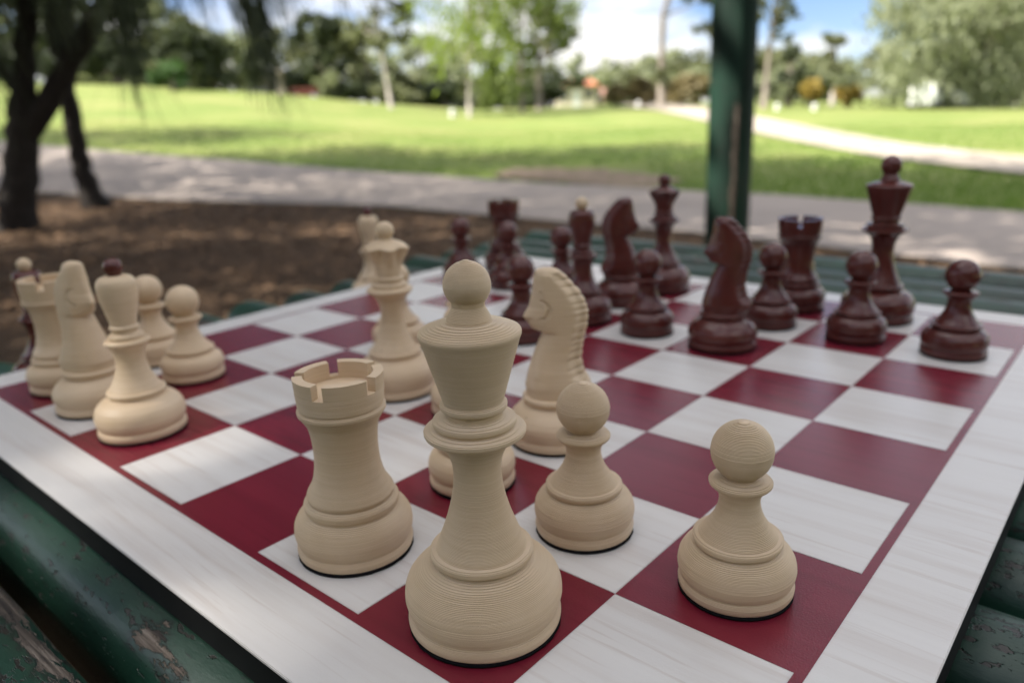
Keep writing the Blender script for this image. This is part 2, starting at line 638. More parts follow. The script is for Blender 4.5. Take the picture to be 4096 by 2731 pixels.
bedB = [toFR(-7, -6.0), toFR(-7, 0.4), toFR(-7, 2.4), toFR(-7, 3.6), toFR(-7, 5.8), toFR(-7, 8.9), toFR(-7, 12.2), toFR(-7, 16)]
mulch = strip('mulch_bed', bed, bedB, mulch_mat, 0.012, 80, 24, 0.004)
tag(mulch, 'brown bark mulch bed under the trees', 'mulch', kind='structure')

# concrete path
mt, nt, b = new_mat('path_concrete')
vw = coords(nt, 'World')
n1 = noise(nt, vw, 0.9, 5, 0.6)
n2 = noise(nt, vw, 60, 3, 0.7)
c = ramp(nt, n1, [(0.3, (0.26, 0.215, 0.18)), (0.7, (0.355, 0.295, 0.25))])
c = mixc(nt, ramp(nt, n2, [(0.35, (0.3, 0.3, 0.3)), (0.6, (0, 0, 0))]), c, (0.21, 0.185, 0.16))
nt.links.new(c, b.inputs['Base Color'])
b.inputs['Roughness'].default_value = 0.85
bump(nt, b, n2, 0.3, 0.004)
path_mat = mt
near_edge = [toFR(4.30, -8), toFR(4.38, 0.4), toFR(4.69, 2.4), toFR(4.70, 3.6), toFR(4.82, 5.8), toFR(4.1, 8.9), toFR(3.3, 12.2), toFR(1.2, 18.0)]
far_edge = [toFR(6.3, -8), toFR(6.6, 0.7), toFR(7.0, 2.7), toFR(7.08, 4.2), toFR(7.35, 7.9), toFR(6.9, 12), toFR(5.5, 19), toFR(4.0, 24)]
path = strip('footpath', near_edge, far_edge, path_mat, 0.030, 90, 10, 0.006)
tag(path, 'grey concrete footpath behind the table', 'path', kind='structure')

gravel_mat = simple('pale_gravel', (0.36, 0.31, 0.25), 0.9, 0.18, 3.0, 0.2, 'World', 0.4, 0.01)
g_near = [(5.6, 7.6), (8.1, 5.55), (11.2, 5.45), (17.4, 5.9), (24, 6.4), (34, 6.7), (44, 6.4)]
g_far = [(8.6, 9.4), (10.4, 7.0), (14.0, 7.2), (27.0, 9.1), (34, 10.0), (42, 10.0), (48, 9.0)]
gravel = strip('gravel_path', g_near, g_far, gravel_mat, 0.035, 70, 8, 0.006)
tag(gravel, 'pale sunlit gravel path crossing the lawn', 'path', kind='structure')

dirt_mat = simple('bare_earth', (0.23, 0.175, 0.125), 0.95, 0.3, 5.0, 0.1, 'World', 0.4, 0.02)
e0 = [(8.2, 1.55), (9.6, 0.6), (10.5, -0.2)]
e1 = [(9.2, 2.15), (10.9, 1.4), (11.6, 0.1)]
dirt = strip('bare_earth', e0, e1, dirt_mat, 0.022, 24, 6, 0.06)
tag(dirt, 'worn bare patch of earth beside the footpath', 'earth', kind='structure')

# grass blades: longer, uneven edge along the footpath and over the near lawn
gm = leaf_mat('grass_blades', (0.075, 0.15, 0.022), (0.16, 0.24, 0.045), 0.35)
v, fcs = [], []
n = 0
while n < 42000:
    f_ = 5.0 + 17.0 * random.random() ** 1.4
    r_ = random.uniform(-0.66, 0.72) * f_
    p = FR(f_, r_)
    xe = np.interp(p.y, [-8, 0.7, 2.7, 4.2, 7.9, 12, 19, 24], [6.3, 6.6, 7.0, 7.08, 7.35, 6.9, 5.5, 4.0])
    if p.x < xe - 0.05 + 0.08 * math.sin(p.y * 5): continue
    if (r_ > 0 and f_ < 12 and r_ > np.interp(f_, [5.6, 8.1, 11.2], [7.6, 5.55, 5.45])): continue
    if 8.6 < f_ < 11.2 and -0.1 < r_ < 2.0 and random.random() < 0.85: continue
    n += 1
    h = random.uniform(0.03, 0.075)
    a = random.uniform(0, 6.28)
    w = 0.004 + 0.004 * random.random()
    lx, ly = random.gauss(0, 0.35) * h, random.gauss(0, 0.35) * h
    z0 = gz(f_, r_)
    i = len(v)
    v += [(p.x - w * math.cos(a), p.y - w * math.sin(a), z0), (p.x + w * math.cos(a), p.y + w * math.sin(a), z0), (p.x + lx, p.y + ly, z0 + h)]
    fcs.append((i, i + 1, i + 2))
grass = put('grass', mesh('grass', v, fcs, False), gm)
tag(grass, 'uneven short grass along the edge of the lawn', 'grass', kind='stuff')

# fallen needles and chips on the mulch
chip = simple('mulch_chips', (0.16, 0.10, 0.06), 0.95, 0.6, 40, 0.1)
v, fcs = [], []
for _ in range(14000):
    y = random.uniform(-2, 13)
    x = random.uniform(0.9, 4.75)
    if x > np.interp(y, [-6, 0.4, 2.4, 3.6, 5.8, 8.9, 12.2, 16], [4.3, 4.35, 4.65, 4.7, 4.75, 4.05, 3.2, 2.1]): continue
    a = random.uniform(0, 6.28)
    L, w = random.uniform(0.012, 0.045), random.uniform(0.004, 0.012)
    z = 0.016 + random.random() * 0.012
    cx, sx = math.cos(a), math.sin(a)
    i = len(v)
    tl = random.gauss(0, 0.25) * L
    v += [(x - cx * L - sx * w, y - sx * L + cx * w, z - tl), (x - cx * L + sx * w, y - sx * L - cx * w, z - tl), (x + cx * L + sx * w, y + sx * L - cx * w, z + tl + 0.004), (x + cx * L - sx * w, y + sx * L + cx * w, z + tl + 0.004)]
    fcs.append((i, i + 1, i + 2, i + 3))
tag(put('mulch_chips', mesh('mulch_chips', v, fcs, False), chip), 'scattered bark chips lying on the mulch bed', 'bark chips', kind='stuff')


# ---------------------------------------------------------------- trees
def leaves(blobs, count, size, droop=0.0, seed=0, asp=0.45, fill=0.35):
    """many small leaf faces gathered in clumps inside ellipsoids (c, (rx, ry, rz))"""
    g = np.random.default_rng(seed)
    vol = np.array([max(q[1][0] * q[1][1] * q[1][2], 1e-6) ** 0.75 for q in blobs])
    cnt = np.maximum(30, (count * vol / vol.sum()).astype(int))
    V, Fc = [], []
    for (c, rr), k in zip(blobs, cnt):
        nc = max(5, k // 42)
        d = g.normal(size=(nc, 3))
        d /= np.linalg.norm(d, axis=1)[:, None]
        cc = np.array(c) + d * (g.random((nc, 1)) ** fill) * np.array(rr)
        idx = g.integers(0, nc, k)
        cs = float(np.mean(rr)) * 0.20
        pos = cc[idx] + g.normal(size=(k, 3)) * cs * np.array([1, 1, 0.75])
        if droop: pos[:, 2] -= np.abs(g.normal(size=k)) * droop
        u = g.normal(size=(k, 3))
        u[:, 2] *= 0.6 if not droop else 0.3
        if droop: u[:, 2] -= 1.6
        u /= np.linalg.norm(u, axis=1)[:, None]
        w = np.cross(u, g.normal(size=(k, 3)))
        w /= np.linalg.norm(w, axis=1)[:, None] + 1e-9
        s = size * (0.6 + 0.8 * g.random((k, 1)))
        q = np.stack([pos - u * s, pos + w * s * asp, pos + u * s, pos - w * s * asp], 1)
        V.append(q.reshape(-1, 3))
    V = np.vstack(V)
    Fc = np.arange(len(V)).reshape(-1, 4)
    return V, Fc


def tree(name, label, f, r, trunk, blobs, bark, leaf, count, size, group=None, cat='tree', droop=0.0, seed=0, sink=0.1, asp=0.45, limbs=True):
    """trunk: list of (dr, df, z, radius) from the ground; blobs: (dr, df, z, rr, rf, rz)"""
    z0 = gz(f, r) - sink
    base = FR(f, r, z0)
    t = empty(name, base)
    def L(dr, df, z):
        p = right2 * dr + fwd2 * df
        return (p.x, p.y, z)
    mb = MB()
    mb.tube([L(a, b_, c_ + (0 if i == 0 else sink)) for i, (a, b_, c_, _) in enumerate(trunk)], [q[3] for q in trunk], 9, 0.12)
    if limbs:
        rd = random.Random(seed)
        top = trunk[-1]
        for bl in blobs:
            k = rd.randrange(max(1, len(trunk) // 2), len(trunk))
            s = trunk[k]
            e = (bl[0], bl[1], bl[2])
            mid = [(s[i] + e[i]) / 2 + rd.uniform(-0.15, 0.15) for i in range(3)]
            mb.tube([L(s[0], s[1], s[2] + sink), L(*mid), L(*e)], [s[3] * 0.5, s[3] * 0.34, s[3] * 0.12], 6, 0.1)
    mb.build('trunk', bark, t)
    bl2 = [(L(q[0], q[1], q[2] + sink), (q[3], q[4], q[5])) for q in blobs]
    V, Fc = leaves(bl2, count, size, droop, seed, asp)
    put('crown', mesh('crown', V, Fc, False), leaf, t)
    tag(t, label, cat, group)
    return t


def multi_tree(name, label, f, r, stems, blobs, bark, leaf, count, size, sprays=(), droop=0.25, seed=0, asp=0.14, group=None, sun_gap=None):
    """a tree given by several stems, each a list of (r, f, z, radius) in tripod coordinates"""
    base = FR(f, r, gz(f, r) - 0.05)
    t = empty(name, base)
    def L(rr, ff, z):
        p = FR(ff, rr, z) - base
        return (p.x, p.y, p.z)
    mb = MB()
    for st in stems:
        P = np.array(st, float)
        k = np.linspace(0, len(P) - 1, (len(P) - 1) * 4 + 1)
        P2 = np.stack([np.interp(k, np.arange(len(P)), P[:, j]) for j in range(4)], 1)
        P2[1:-1, :2] += rng.normal(0, 0.012, (len(P2) - 2, 2))
        mb.tube([L(q[0], q[1], q[2]) for q in P2], P2[:, 3], 10, 0.14)
    mb.build('trunk', bark, t)
    bl = [(L(q[0], q[1], q[2]), q[3:6]) for q in blobs]
    V, Fc = leaves(bl, count, size, droop, seed, asp, 0.5)
    if sun_gap:                                  # leaves thinned towards the sun to light a patch around (x, y, z); radii, share kept
        c_ = V.reshape(-1, 4, 3).mean(1) + np.array(base)
        k_ = (c_[:, 2] - sun_gap[2]) / to_sun.z
        dx, dy = c_[:, 0] - k_ * to_sun.x - sun_gap[0], c_[:, 1] - k_ * to_sun.y - sun_gap[1]
        g_ = np.random.default_rng(seed + 9)
        keep = (np.hypot(dx / sun_gap[3], dy / sun_gap[4]) > 1 + 0.15 * g_.normal(size=len(c_))) | (g_.random(len(c_)) < sun_gap[5])
        V = V.reshape(-1, 4, 3)[keep].reshape(-1, 3)
        Fc = np.arange(len(V)).reshape(-1, 4)
    put('crown', mesh('crown', V, Fc, False), leaf, t)
    # hanging branchlets
    if sprays:
        g = np.random.default_rng(seed + 5)
        v, fc = [], []
        for (rr, ff, zt, zb, wid, cnt) in sprays:
            for _ in range(int(cnt * 1.6)):
                a, b_ = rr + g.normal() * wid, ff + g.normal() * wid * 1.5
                z = zt + g.normal() * 0.10
                ln = (zt - zb) * (0.35 + 0.65 * g.random())
                dx, dy = g.normal(0, 0.10, 2)
                w = 0.006 + 0.006 * g.random()
                ang = g.random() * 3.14
                prev = None
                for s in range(5):
                    u = s / 4
                    p = L(a + dx * u * u + 0.12 * u, b_ + dy * u * u, z - ln * u)
                    ww = w * (1 - 0.8 * u)
                    i = len(v)
                    v += [(p[0] - ww * math.cos(ang), p[1] - ww * math.sin(ang), p[2]), (p[0] + ww * math.cos(ang), p[1] + ww * math.sin(ang), p[2])]
                    if s: fc.append((i - 2, i - 1, i + 1, i))
        put('hanging_branchlets', mesh('hanging_branchlets', v, fc, False), leaf, t)
    tag(t, label, 'tree', group)
    return t


# the two dark she-oaks at the edge of the mulch
multi_tree('she_oak', 'dark forked she-oak trunk rising from the mulch at the far left', 7.0, -4.49,
    [[(-4.52, 7.0, -0.05, 0.185), (-4.42, 7.0, 0.30, 0.150), (-4.32, 7.0, 0.62, 0.140), (-4.22, 7.0, 0.95, 0.135), (-4.16, 7.0, 1.2, 0.095), (-4.08, 7.0, 1.56, 0.085), (-3.94, 7.0, 1.93, 0.08), (-3.8, 7.1, 2.6, 0.07), (-3.7, 7.2, 4.2, 0.05)],
     [(-4.24, 7.0, 0.80, 0.10), (-4.06, 7.0, 1.02, 0.105), (-3.73, 7.0, 1.42, 0.095), (-3.27, 7.0, 1.92, 0.085), (-2.85, 6.9, 2.4, 0.07), (-2.3, 6.8, 3.2, 0.05)],
     [(-3.76, 7.0, 1.38, 0.06), (-3.80, 7.0, 1.58, 0.06), (-3.84, 7.0, 2.05, 0.06), (-3.86, 7.0, 3.0, 0.05)],
     [(-4.20, 7.0, 1.15, 0.05), (-4.42, 7.05, 1.55, 0.045), (-4.7, 7.1, 2.2, 0.04)]],
    [(-4.4, 7.2, 4.3, 2.3, 2.2, 1.4), (-2.4, 7.0, 4.4, 2.2, 2.0, 1.3), (-3.2, 7.8, 5.8, 2.4, 2.2, 1.4), (-5.4, 6.6, 3.4, 1.4, 1.3, 0.9), (-1.2, 6.3, 4.7, 1.8, 1.8, 1.0), (-4.3, 7.4, 2.35, 0.8, 0.5, 0.35)],
    bark_dark, leaf_cas, 15000, 0.13,
    [(-3.05, 6.5, 1.95, 0.85, 0.05, 70), (-3.0, 6.5, 2.2, 1.3, 0.10, 80), (-1.95, 6.5, 1.85, 0.84, 0.07, 70), (-2.05, 6.5, 2.2, 1.25, 0.12, 34), (-2.4, 6.5, 2.3, 1.50, 0.10, 44), (-1.75, 6.5, 2.2, 1.40, 0.08, 36), (-2.75, 6.6, 2.3, 1.55, 0.09, 44), (-3.7, 6.8, 2.4, 1.35, 0.16, 120), (-4.3, 6.8, 2.4, 0.95, 0.10, 90), (-4.6, 6.9, 2.3, 0.5, 0.10, 70), (-1.4, 6.6, 2.3, 1.62, 0.08, 30)],
    seed=3)
multi_tree('she_oak', 'slim leaning she-oak trunk just right of the forked one', 8.6, -4.61,
    [[(-4.55, 8.6, -0.05, 0.17), (-4.61, 8.6, 0.14, 0.125), (-4.66, 8.6, 0.5, 0.100), (-4.68, 8.6, 0.75, 0.095), (-4.65, 8.6, 1.25, 0.09), (-4.5, 8.6, 2.15, 0.085), (-4.4, 8.7, 3.2, 0.07), (-4.2, 8.8, 4.6, 0.05)]],
    [(-4.2, 9.0, 4.6, 2.2, 2.0, 1.3), (-2.6, 9.6, 5.2, 2.0, 2.0, 1.2), (-4.0, 9.2, 6.4, 1.8, 1.8, 1.2)],
    bark_dark, leaf_cas, 8000, 0.13, [(-4.5, 8.6, 2.6, 1.6, 0.12, 60)], seed=8)
# trees out of view on the sunny side that shade the table, the mulch and the path
SHADE = [
    ('she-oak with a broad dark crown shading the chess table', -0.8, -4.6,
     [(-4.3, -0.9, 4.9, 1.5, 1.6, 1.3), (-3.6, 0.2, 4.6, 1.2, 1.2, 1.0), (-5.4, -0.6, 5.6, 1.4, 1.4, 1.1), (-4.5, -1.9, 5.2, 1.4, 1.2, 1.0)], 26000, 0.07, 0.24),
    ('tall she-oak spreading its crown over the footpath', 3.4, -6.4,
     [(-5.4, 3.4, 5.2, 2.2, 2.0, 1.3), (-3.2, 3.2, 5.6, 1.9, 1.8, 1.2), (-2.6, 5.0, 6.2, 2.2, 2.0, 1.2), (-0.6, 5.4, 6.6, 2.0, 2.0, 1.1), (-4.6, 5.4, 6.4, 2.0, 2.0, 1.2), (0.6, 6.2, 6.9, 1.9, 1.8, 1.0), (-1.6, 7.6, 6.8, 2.4, 2.0, 1.0), (-3.6, 8.8, 7.0, 2.4, 2.2, 1.0), (1.8, 7.2, 7.2, 1.7, 1.7, 0.9), (-8.2, 4.4, 5.2, 2.0, 2.0, 1.2), (-7.8, 7.0, 5.4, 2.0, 2.0, 1.2), (-7.4, 2.0, 5.0, 2.0, 1.8, 1.1)], 19500, 0.15, 0.32),
    ('she-oak on the mulch left of the view', 9.5, -11.0,
     [(-11.5, 9.0, 5.0, 2.4, 2.2, 1.4), (-9.2, 10.0, 6.2, 2.4, 2.2, 1.3), (-12.5, 11.5, 6.0, 2.4, 2.2, 1.3), (-7.2, 11.2, 7.0, 2.4, 2.2, 1.2), (-9.5, 12.8, 7.2, 2.6, 2.2, 1.2), (-5.2, 12.2, 7.6, 2.2, 2.0, 1.1)], 13000, 0.16, 0.32),
    ('farther she-oak left of the view beside the path', 15.0, -15.5,
     [(-15.5, 14.5, 5.5, 2.6, 2.4, 1.5), (-17.5, 16.0, 6.5, 2.6, 2.4, 1.4), (-14.0, 16.5, 7.2, 2.6, 2.4, 1.3)], 7000, 0.16, 0.32)]
SHADE += [  # unseen trees added behind the camera to block frontal sky light
    ('added unseen she-oak behind the camera, blocking low sky light', -4.2, 0.5,
     [(0.5, -4.2, 2.6, 2.0, 1.2, 1.2), (-1.8, -4.0, 2.6, 1.7, 1.2, 1.2), (2.8, -4.2, 2.6, 1.8, 1.2, 1.2), (-1.2, -3.6, 1.2, 1.2, 0.8, 0.7), (2.0, -3.8, 1.2, 1.3, 0.8, 0.7)], 7000, 0.16, 0.34),
    ('added unseen she-oak behind and left of the table, blocking low sky light', -3.0, -4.6,
     [(-4.6, -3.0, 1.9, 1.5, 1.4, 0.9), (-3.4, -3.8, 2.0, 1.5, 1.3, 0.9), (-5.4, -1.6, 1.8, 1.4, 1.4, 0.9), (-4.4, -2.6, 1.1, 1.0, 1.0, 0.6)], 5000, 0.15, 0.34),
    ('added unseen she-oak behind and right of the table, blocking low sky light', -2.6, 4.8,
     [(4.8, -2.6, 2.4, 1.5, 1.4, 1.2), (3.8, -3.4, 2.5, 1.5, 1.3, 1.2), (5.2, -1.2, 2.4, 1.4, 1.4, 1.2), (4.6, -2.2, 1.1, 1.1, 1.0, 0.6)], 5000, 0.15, 0.34)]
for i, (lb, f_, r_, bl, cnt, sz, asp_) in enumerate(SHADE):
    if i == 0:
        bl = bl[1:] + bl[:1]
    st = [[(r_ - 0.1, f_, -0.05, 0.24), (r_, f_, 0.9, 0.18), (r_ + 0.2, f_, 1.8, 0.14), (bl[0][0], bl[0][1], max(bl[0][2], 3.2) if f_ > -1 else 2.2, 0.08)]]
    for q in (bl[1:] if i else bl[1:3]):
        st.append([(r_ + 0.2, f_, 1.7, 0.09), ((r_ + q[0]) / 2, (f_ + q[1]) / 2, (2.0 + q[2]) / 2, 0.07), (q[0], q[1], q[2], 0.03)])
    multi_tree('she_oak', lb, f_, r_, st, bl, bark_dark, leaf_cas, cnt, sz, seed=21 + i, asp=asp_, sun_gap=(-0.005, 0.205, H, 0.13, 0.15, 0.36) if i == 0 else None)

# ---- trees and shrubs beyond the lawn
FAR = 'trees and shrubs beyond the lawn'
def blobset(rd, w, z0, z1, n, s):
    return [(rd.uniform(-w, w) * 0.75, rd.uniform(-w, w) * 0.5, rd.uniform(z0, z1), s * rd.uniform(0.75, 1.2), s * rd.uniform(0.75, 1.2), s * rd.uniform(0.6, 1.0)) for _ in range(n)]

def bush(name, label, f, r, w, h, leaf, count=1500, size=0.20, seed=0, cat='bush', stem=0.12, group=FAR):
    rd = random.Random(seed)
    bl = [(rd.uniform(-1, 1) * w * 0.55, rd.uniform(-1, 1) * w * 0.4, h * rd.uniform(0.30, 0.68), w * rd.uniform(0.4, 0.6), w * rd.uniform(0.4, 0.6), h * rd.uniform(0.28, 0.36)) for _ in range(6)]
    return tree(name, label, f, r, [(0, 0, 0, stem), (0.05, 0, h * 0.3, stem * 0.7), (0.0, 0, h * 0.6, stem * 0.3)], bl, bark_grey, leaf, count, size, group, cat, seed=seed)

def broad(name, label, f, r, w, z0, z1, leaf, bark, count=2600, size=0.24, seed=0, droop=0.0, lean=0.0, rad=0.25, n=10, group=FAR, asp=0.45):
    rd = random.Random(seed)
    tr = [(0, 0, 0, rad), (lean * 0.3, 0, z0 * 0.5, rad * 0.8), (lean * 0.6, 0, z0, rad * 0.65), (lean, 0, (z0 + z1) / 2, rad * 0.4), (lean, 0, z1 * 0.92, rad * 0.15)]
    bl = [(lean + rd.uniform(-1, 1) * w * 0.7, rd.uniform(-1, 1) * w * 0.5, rd.uniform(z0, z1), w * rd.uniform(0.28, 0.5), w * rd.uniform(0.28, 0.5), (z1 - z0) * rd.uniform(0.13, 0.24)) for _ in range(n)]
    return tree(name, label, f, r, tr, bl, bark, leaf, count, size, group, 'tree', droop, seed, asp=asp)

broad('gum_tree', 'pale slender gum tree with a sparse crown standing alone on the lawn', 38, -5.3, 2.2, 3.2, 9.0, leaf_olive, bark_pale, 1300, 0.20, 31, lean=-0.5, rad=0.12, n=11)
broad('willow_tree', 'lime green drooping willow with a pale crooked trunk on the lawn', 34, -1.45, 3.0, 2.2, 7.0, leaf_lime, bark_pale, 2100, 0.15, 32, droop=0.7, lean=0.2, rad=0.11, n=17, asp=0.3)
broad('willow_tree', 'lime green willow close behind the crooked pale trunk', 37, 0.9, 2.8, 1.7, 6.0, leaf_lime2, bark_grey, 2600, 0.18, 33, droop=0.7, rad=0.12, n=15, asp=0.3)
broad('gum_tree', 'olive tree between the willow and the dark far shrubs', 41, 1.9, 2.2, 2.2, 7.5, leaf_olive, bark_grey, 1500, 0.24, 34, rad=0.2)
bush('shrub', 'broad near-black shrub on the crest of the hill', 44, -16.4, 2.5, 3.3, leaf_dark, 3200, 0.20, 35)
bush('shrub', 'round bright green bush in front of the near-black shrub', 40, -16.4, 0.95, 1.75, leaf_green, 1300, 0.14, 36)
broad('gum_tree', 'tall dark olive tree on the crest, second tree right of the near-black shrub', 48, -10.6, 1.7, 1.6, 5.0, leaf_dark, bark_grey, 2200, 0.24, 37)
bush('shrub', 'round grey-green bush at the foot of the tall dark olive tree', 46, -9.9, 1.0, 1.8, leaf_grey, 900, 0.16, 38)
broad('gum_tree', 'dark tree between the near-black shrub and the tall olive tree', 50, -14.6, 1.5, 0.8, 3.2, leaf_dark, bark_grey, 1700, 0.24, 39)
broad('gum_tree', 'olive tree to the left of the pale slender gum', 48, -8.0, 1.9, 1.0, 3.9, leaf_olive, bark_grey, 2000, 0.24, 40)
bush('shrub', 'low dark shrub left of the pale gum trunk', 47, -7.1, 1.4, 1.5, leaf_dark, 900, 0.18, 41)
for i, (f_, r_, w_, z_, lf, lb) in enumerate([
        (53, -31.5, 4.4, 9.6, leaf_dark, 'leftmost dark tree on the hill behind the she-oak'),
        (55, -26.0, 4.2, 8.4, leaf_grey, 'grey-green tree on the hill behind the she-oak fork'),
        (54, -21.5, 2.6, 4.2, leaf_olive, 'olive tree on the hill just left of the near-black shrub'),
        (50, -24.0, 2.4, 2.6, leaf_dark, 'low dark tree on the hill between the she-oak trunks')]):
    broad('hill_tree', lb, f_, r_, w_, 1.0, z_, lf, bark_grey, 4200, 0.28, 50 + i, n=18)
bush('shrub', 'dark spreading shrub behind the people and the pavilion', 46, 2.6, 2.4, 2.2, leaf_dark, 2200, 0.22, 60)
bush('shrub', 'rounded brown bush right of the pavilion', 42, 5.9, 1.0, 1.25, leaf_brown, 1300, 0.14, 61)
bush('shrub', 'larger brown bush beside the tall bare gum', 42, 7.6, 1.15, 1.7, leaf_brown, 1500, 0.15, 62)
bush('shrub', 'grey-brown bush behind the green post', 46, 11.0, 2.2, 1.7, leaf_brown, 1800, 0.2, 63)
tree('bare_gum_tree', 'tall bare gum with a dark clump low on its trunk', 40, 8.0,
     [(0, 0, 0, 0.2), (0.0, 0, 2.2, 0.16), (-0.05, 0, 4.2, 0.11), (0.5, 0, 6.0, 0.07), (0.9, 0, 7.6, 0.04)],
     [(0.0, 0, 1.9, 0.42, 0.4, 0.6), (0.0, 0, 1.2, 0.5, 0.4, 0.4), (1.4, 0, 5.4, 0.9, 0.8, 0.5), (2.1, 0, 3.7, 0.8, 0.7, 0.4), (0.9, 0, 6.9, 1.3, 1.0, 0.6), (2.3, 0, 5.2, 0.8, 0.8, 0.5)], bark_grey, leaf_olive, 1100, 0.2, FAR, seed=64)
broad('gum_tree', 'thin gum tree partly hidden behind the green post', 40, 13.2, 1.9, 3.6, 8.0, leaf_olive, bark_grey, 700, 0.2, 65, lean=0.3, rad=0.15, n=7)
broad('gum_tree', 'small dark pointed tree right of the green post', 46, 16.6, 0.9, 1.2, 3.1, leaf_dark, bark_grey, 900, 0.18, 66, n=7)
tree('gum_tree', 'gum with a flat rounded crown on a bare trunk right of the post', 50, 20.8, [(0, 0, 0, 0.16), (0.1, 0, 2.0, 0.12), (-0.1, 0, 3.6, 0.08)],
     [(-0.2, 0, 4.0, 0.75, 0.7, 0.4), (0.3, 0, 3.8, 0.6, 0.6, 0.35), (-0.6, 0, 3.1, 0.5, 0.5, 0.3), (0.0, 0, 2.2, 0.8, 0.6, 0.5)], bark_pale, leaf_olive, 800, 0.18, FAR, seed=67)
bush('wattle_bush', 'golden wattle bush nearest the green post', 43, 16.8, 1.0, 1.6, leaf_gold, 1000, 0.14, 68)
bush('wattle_bush', 'golden wattle bush beside the large drooping tree', 43, 18.7, 1.0, 1.35, leaf_gold, 900, 0.14, 69)
bush('shrub', 'grey shrub behind the golden wattles', 47, 18.0, 2.3, 2.3, leaf_grey, 1800, 0.2, 70)
bush('shrub', 'pale grey shrub right of the green post', 45, 14.6, 1.4, 1.9, leaf_grey, 1200, 0.18, 72)
broad('pepper_tree', 'large grey-green drooping tree filling the right edge', 41, 24.4, 5.8, 1.2, 7.0, leaf_grey, bark_grey, 12000, 0.22, 71, droop=0.8, rad=0.35, n=34, asp=0.3)
broad('pepper_tree', 'drooping grey-green tree behind the large one at the right edge', 47, 30.5, 4.4, 1.0, 7.6, leaf_grey, bark_grey, 4500, 0.24, 73, droop=0.8, rad=0.35, n=18, asp=0.3)
for i, (f_, r_, w_, h_, lf, lb) in enumerate([
        (52, -18.5, 2.2, 2.6, leaf_olive, 'olive shrub behind the near-black shrub'),
        (51, -12.6, 1.8, 2.2, leaf_dark, 'dark shrub on the crest behind the stone pillar'),
        (50, -5.8, 2.0, 2.4, leaf_olive, 'olive shrub just right of the pale slender gum trunk'),
        (49, -3.6, 1.8, 2.0, leaf_dark, 'dark shrub left of the crooked willow trunk'),
        (52, -1.0, 2.2, 2.0, leaf_olive, 'olive shrub behind the willow trunks'),
        (56, 9.6, 2.6, 2.4, leaf_olive, 'olive shrub behind the tall bare gum'),
        (54, 13.4, 2.6, 2.8, leaf_grey, 'grey shrub far behind the green post'),
        (56, 22.0, 2.8, 3.0, leaf_olive, 'olive shrub between the golden wattles and the drooping tree'),
        (50, -20.5, 2.0, 2.0, leaf_grey, 'grey shrub on the hill left of the near-black shrub'),
        (46.5, -9.0, 1.5, 1.1, leaf_dark, 'low dark shrub right of the grey-green bush on the crest'),
        (46.0, -6.3, 1.5, 1.1, leaf_olive, 'low olive shrub close behind the pale slender gum'),
        (48, -28.5, 2.6, 2.6, leaf_dark, 'dark shrub on the hill at the left edge')]):
    bush('shrub', lb, f_, r_, w_, h_, lf, 2000, 0.2, 120 + i)
# farther belt seen between the nearer trees
for i, (f_, r_) in enumerate([(95, -62), (98, -47), (90, -34), (100, -22), (94, -9), (105, 2), (98, 15), (92, 27), (104, 40), (96, 52), (100, 66)]):
    broad('belt_tree', 'hazy tree far beyond the lawn, ' + ['leftmost', 'second from the left', 'third from the left', 'fourth from the left', 'fifth from the left', 'middle one', 'fifth from the right', 'fourth from the right', 'third from the right', 'second from the right', 'rightmost'][i] + ' of the distant belt',
          f_, r_, 9.0, 0.6, random.uniform(6.0, 9.0) if r_ < -5 else random.uniform(4.5, 6.5), leaf_olive if i % 2 else leaf_grey, bark_grey, 3600, 0.5, 90 + i, n=20, rad=0.4)

# ---------------------------------------------------------------- small things beyond the lawn
white_paint = simple('white_paint', (0.78, 0.78, 0.76), 0.5, 0.06, 3)
cream_wall = simple('cream_wall', (0.62, 0.55, 0.43), 0.8, 0.1, 2)
tile_red = simple('terracotta', (0.38, 0.13, 0.07), 0.8, 0.2, 6)
glass_dark = simple('dark_glass', (0.02, 0.025, 0.03), 0.12, 0.1, 2, 0.6)
tyre_mat = simple('tyre', (0.02, 0.02, 0.02), 0.85, 0.2, 20)
red_paint = simple('red_paint', (0.17, 0.045, 0.035), 0.6, 0.15, 4)
stone_mat = simple('pale_stone', (0.42, 0.36, 0.28), 0.85, 0.2, 8, 0.2, 'World', 0.3, 0.01)
FACE = math.atan2(right2.y, right2.x)          # local x to the right, local y away


def at(f, r, dz=0.0): return FR(f, r, gz(f, r) + dz)


t = empty('pavilion', at(60, 5.5, -0.05), FACE)
MB().box((0, 0, 0.75), (2.9, 2.0, 1.6)).build('wall', cream_wall, t, False)
rf = MB().add([(-1.7, -1.3, 1.55), (1.7, -1.3, 1.55), (1.7, 1.3, 1.55), (-1.7, 1.3, 1.55), (-1.1, 0, 2.1), (1.1, 0, 2.1)],
              [(0, 1, 5, 4), (1, 2, 5), (2, 3, 4, 5), (3, 0, 4), (3, 2, 1, 0)]).build('roof', tile_red, t, False)
for x in (-0.9, 0.9):
    w_ = MB().box((x, -1.012, 0.95), (0.5, 0.03, 0.5)).build('window', glass_dark, t, False)
    MB().box((x, -1.035, 0.68), (0.58, 0.06, 0.05)).build('sill', white_paint, w_, False)
MB().box((0, -1.012, 0.62), (0.5, 0.03, 1.2)).build('door', white_paint, t, False)
tag(t, 'low cream pavilion with a reddish roof far across the lawn', 'building')


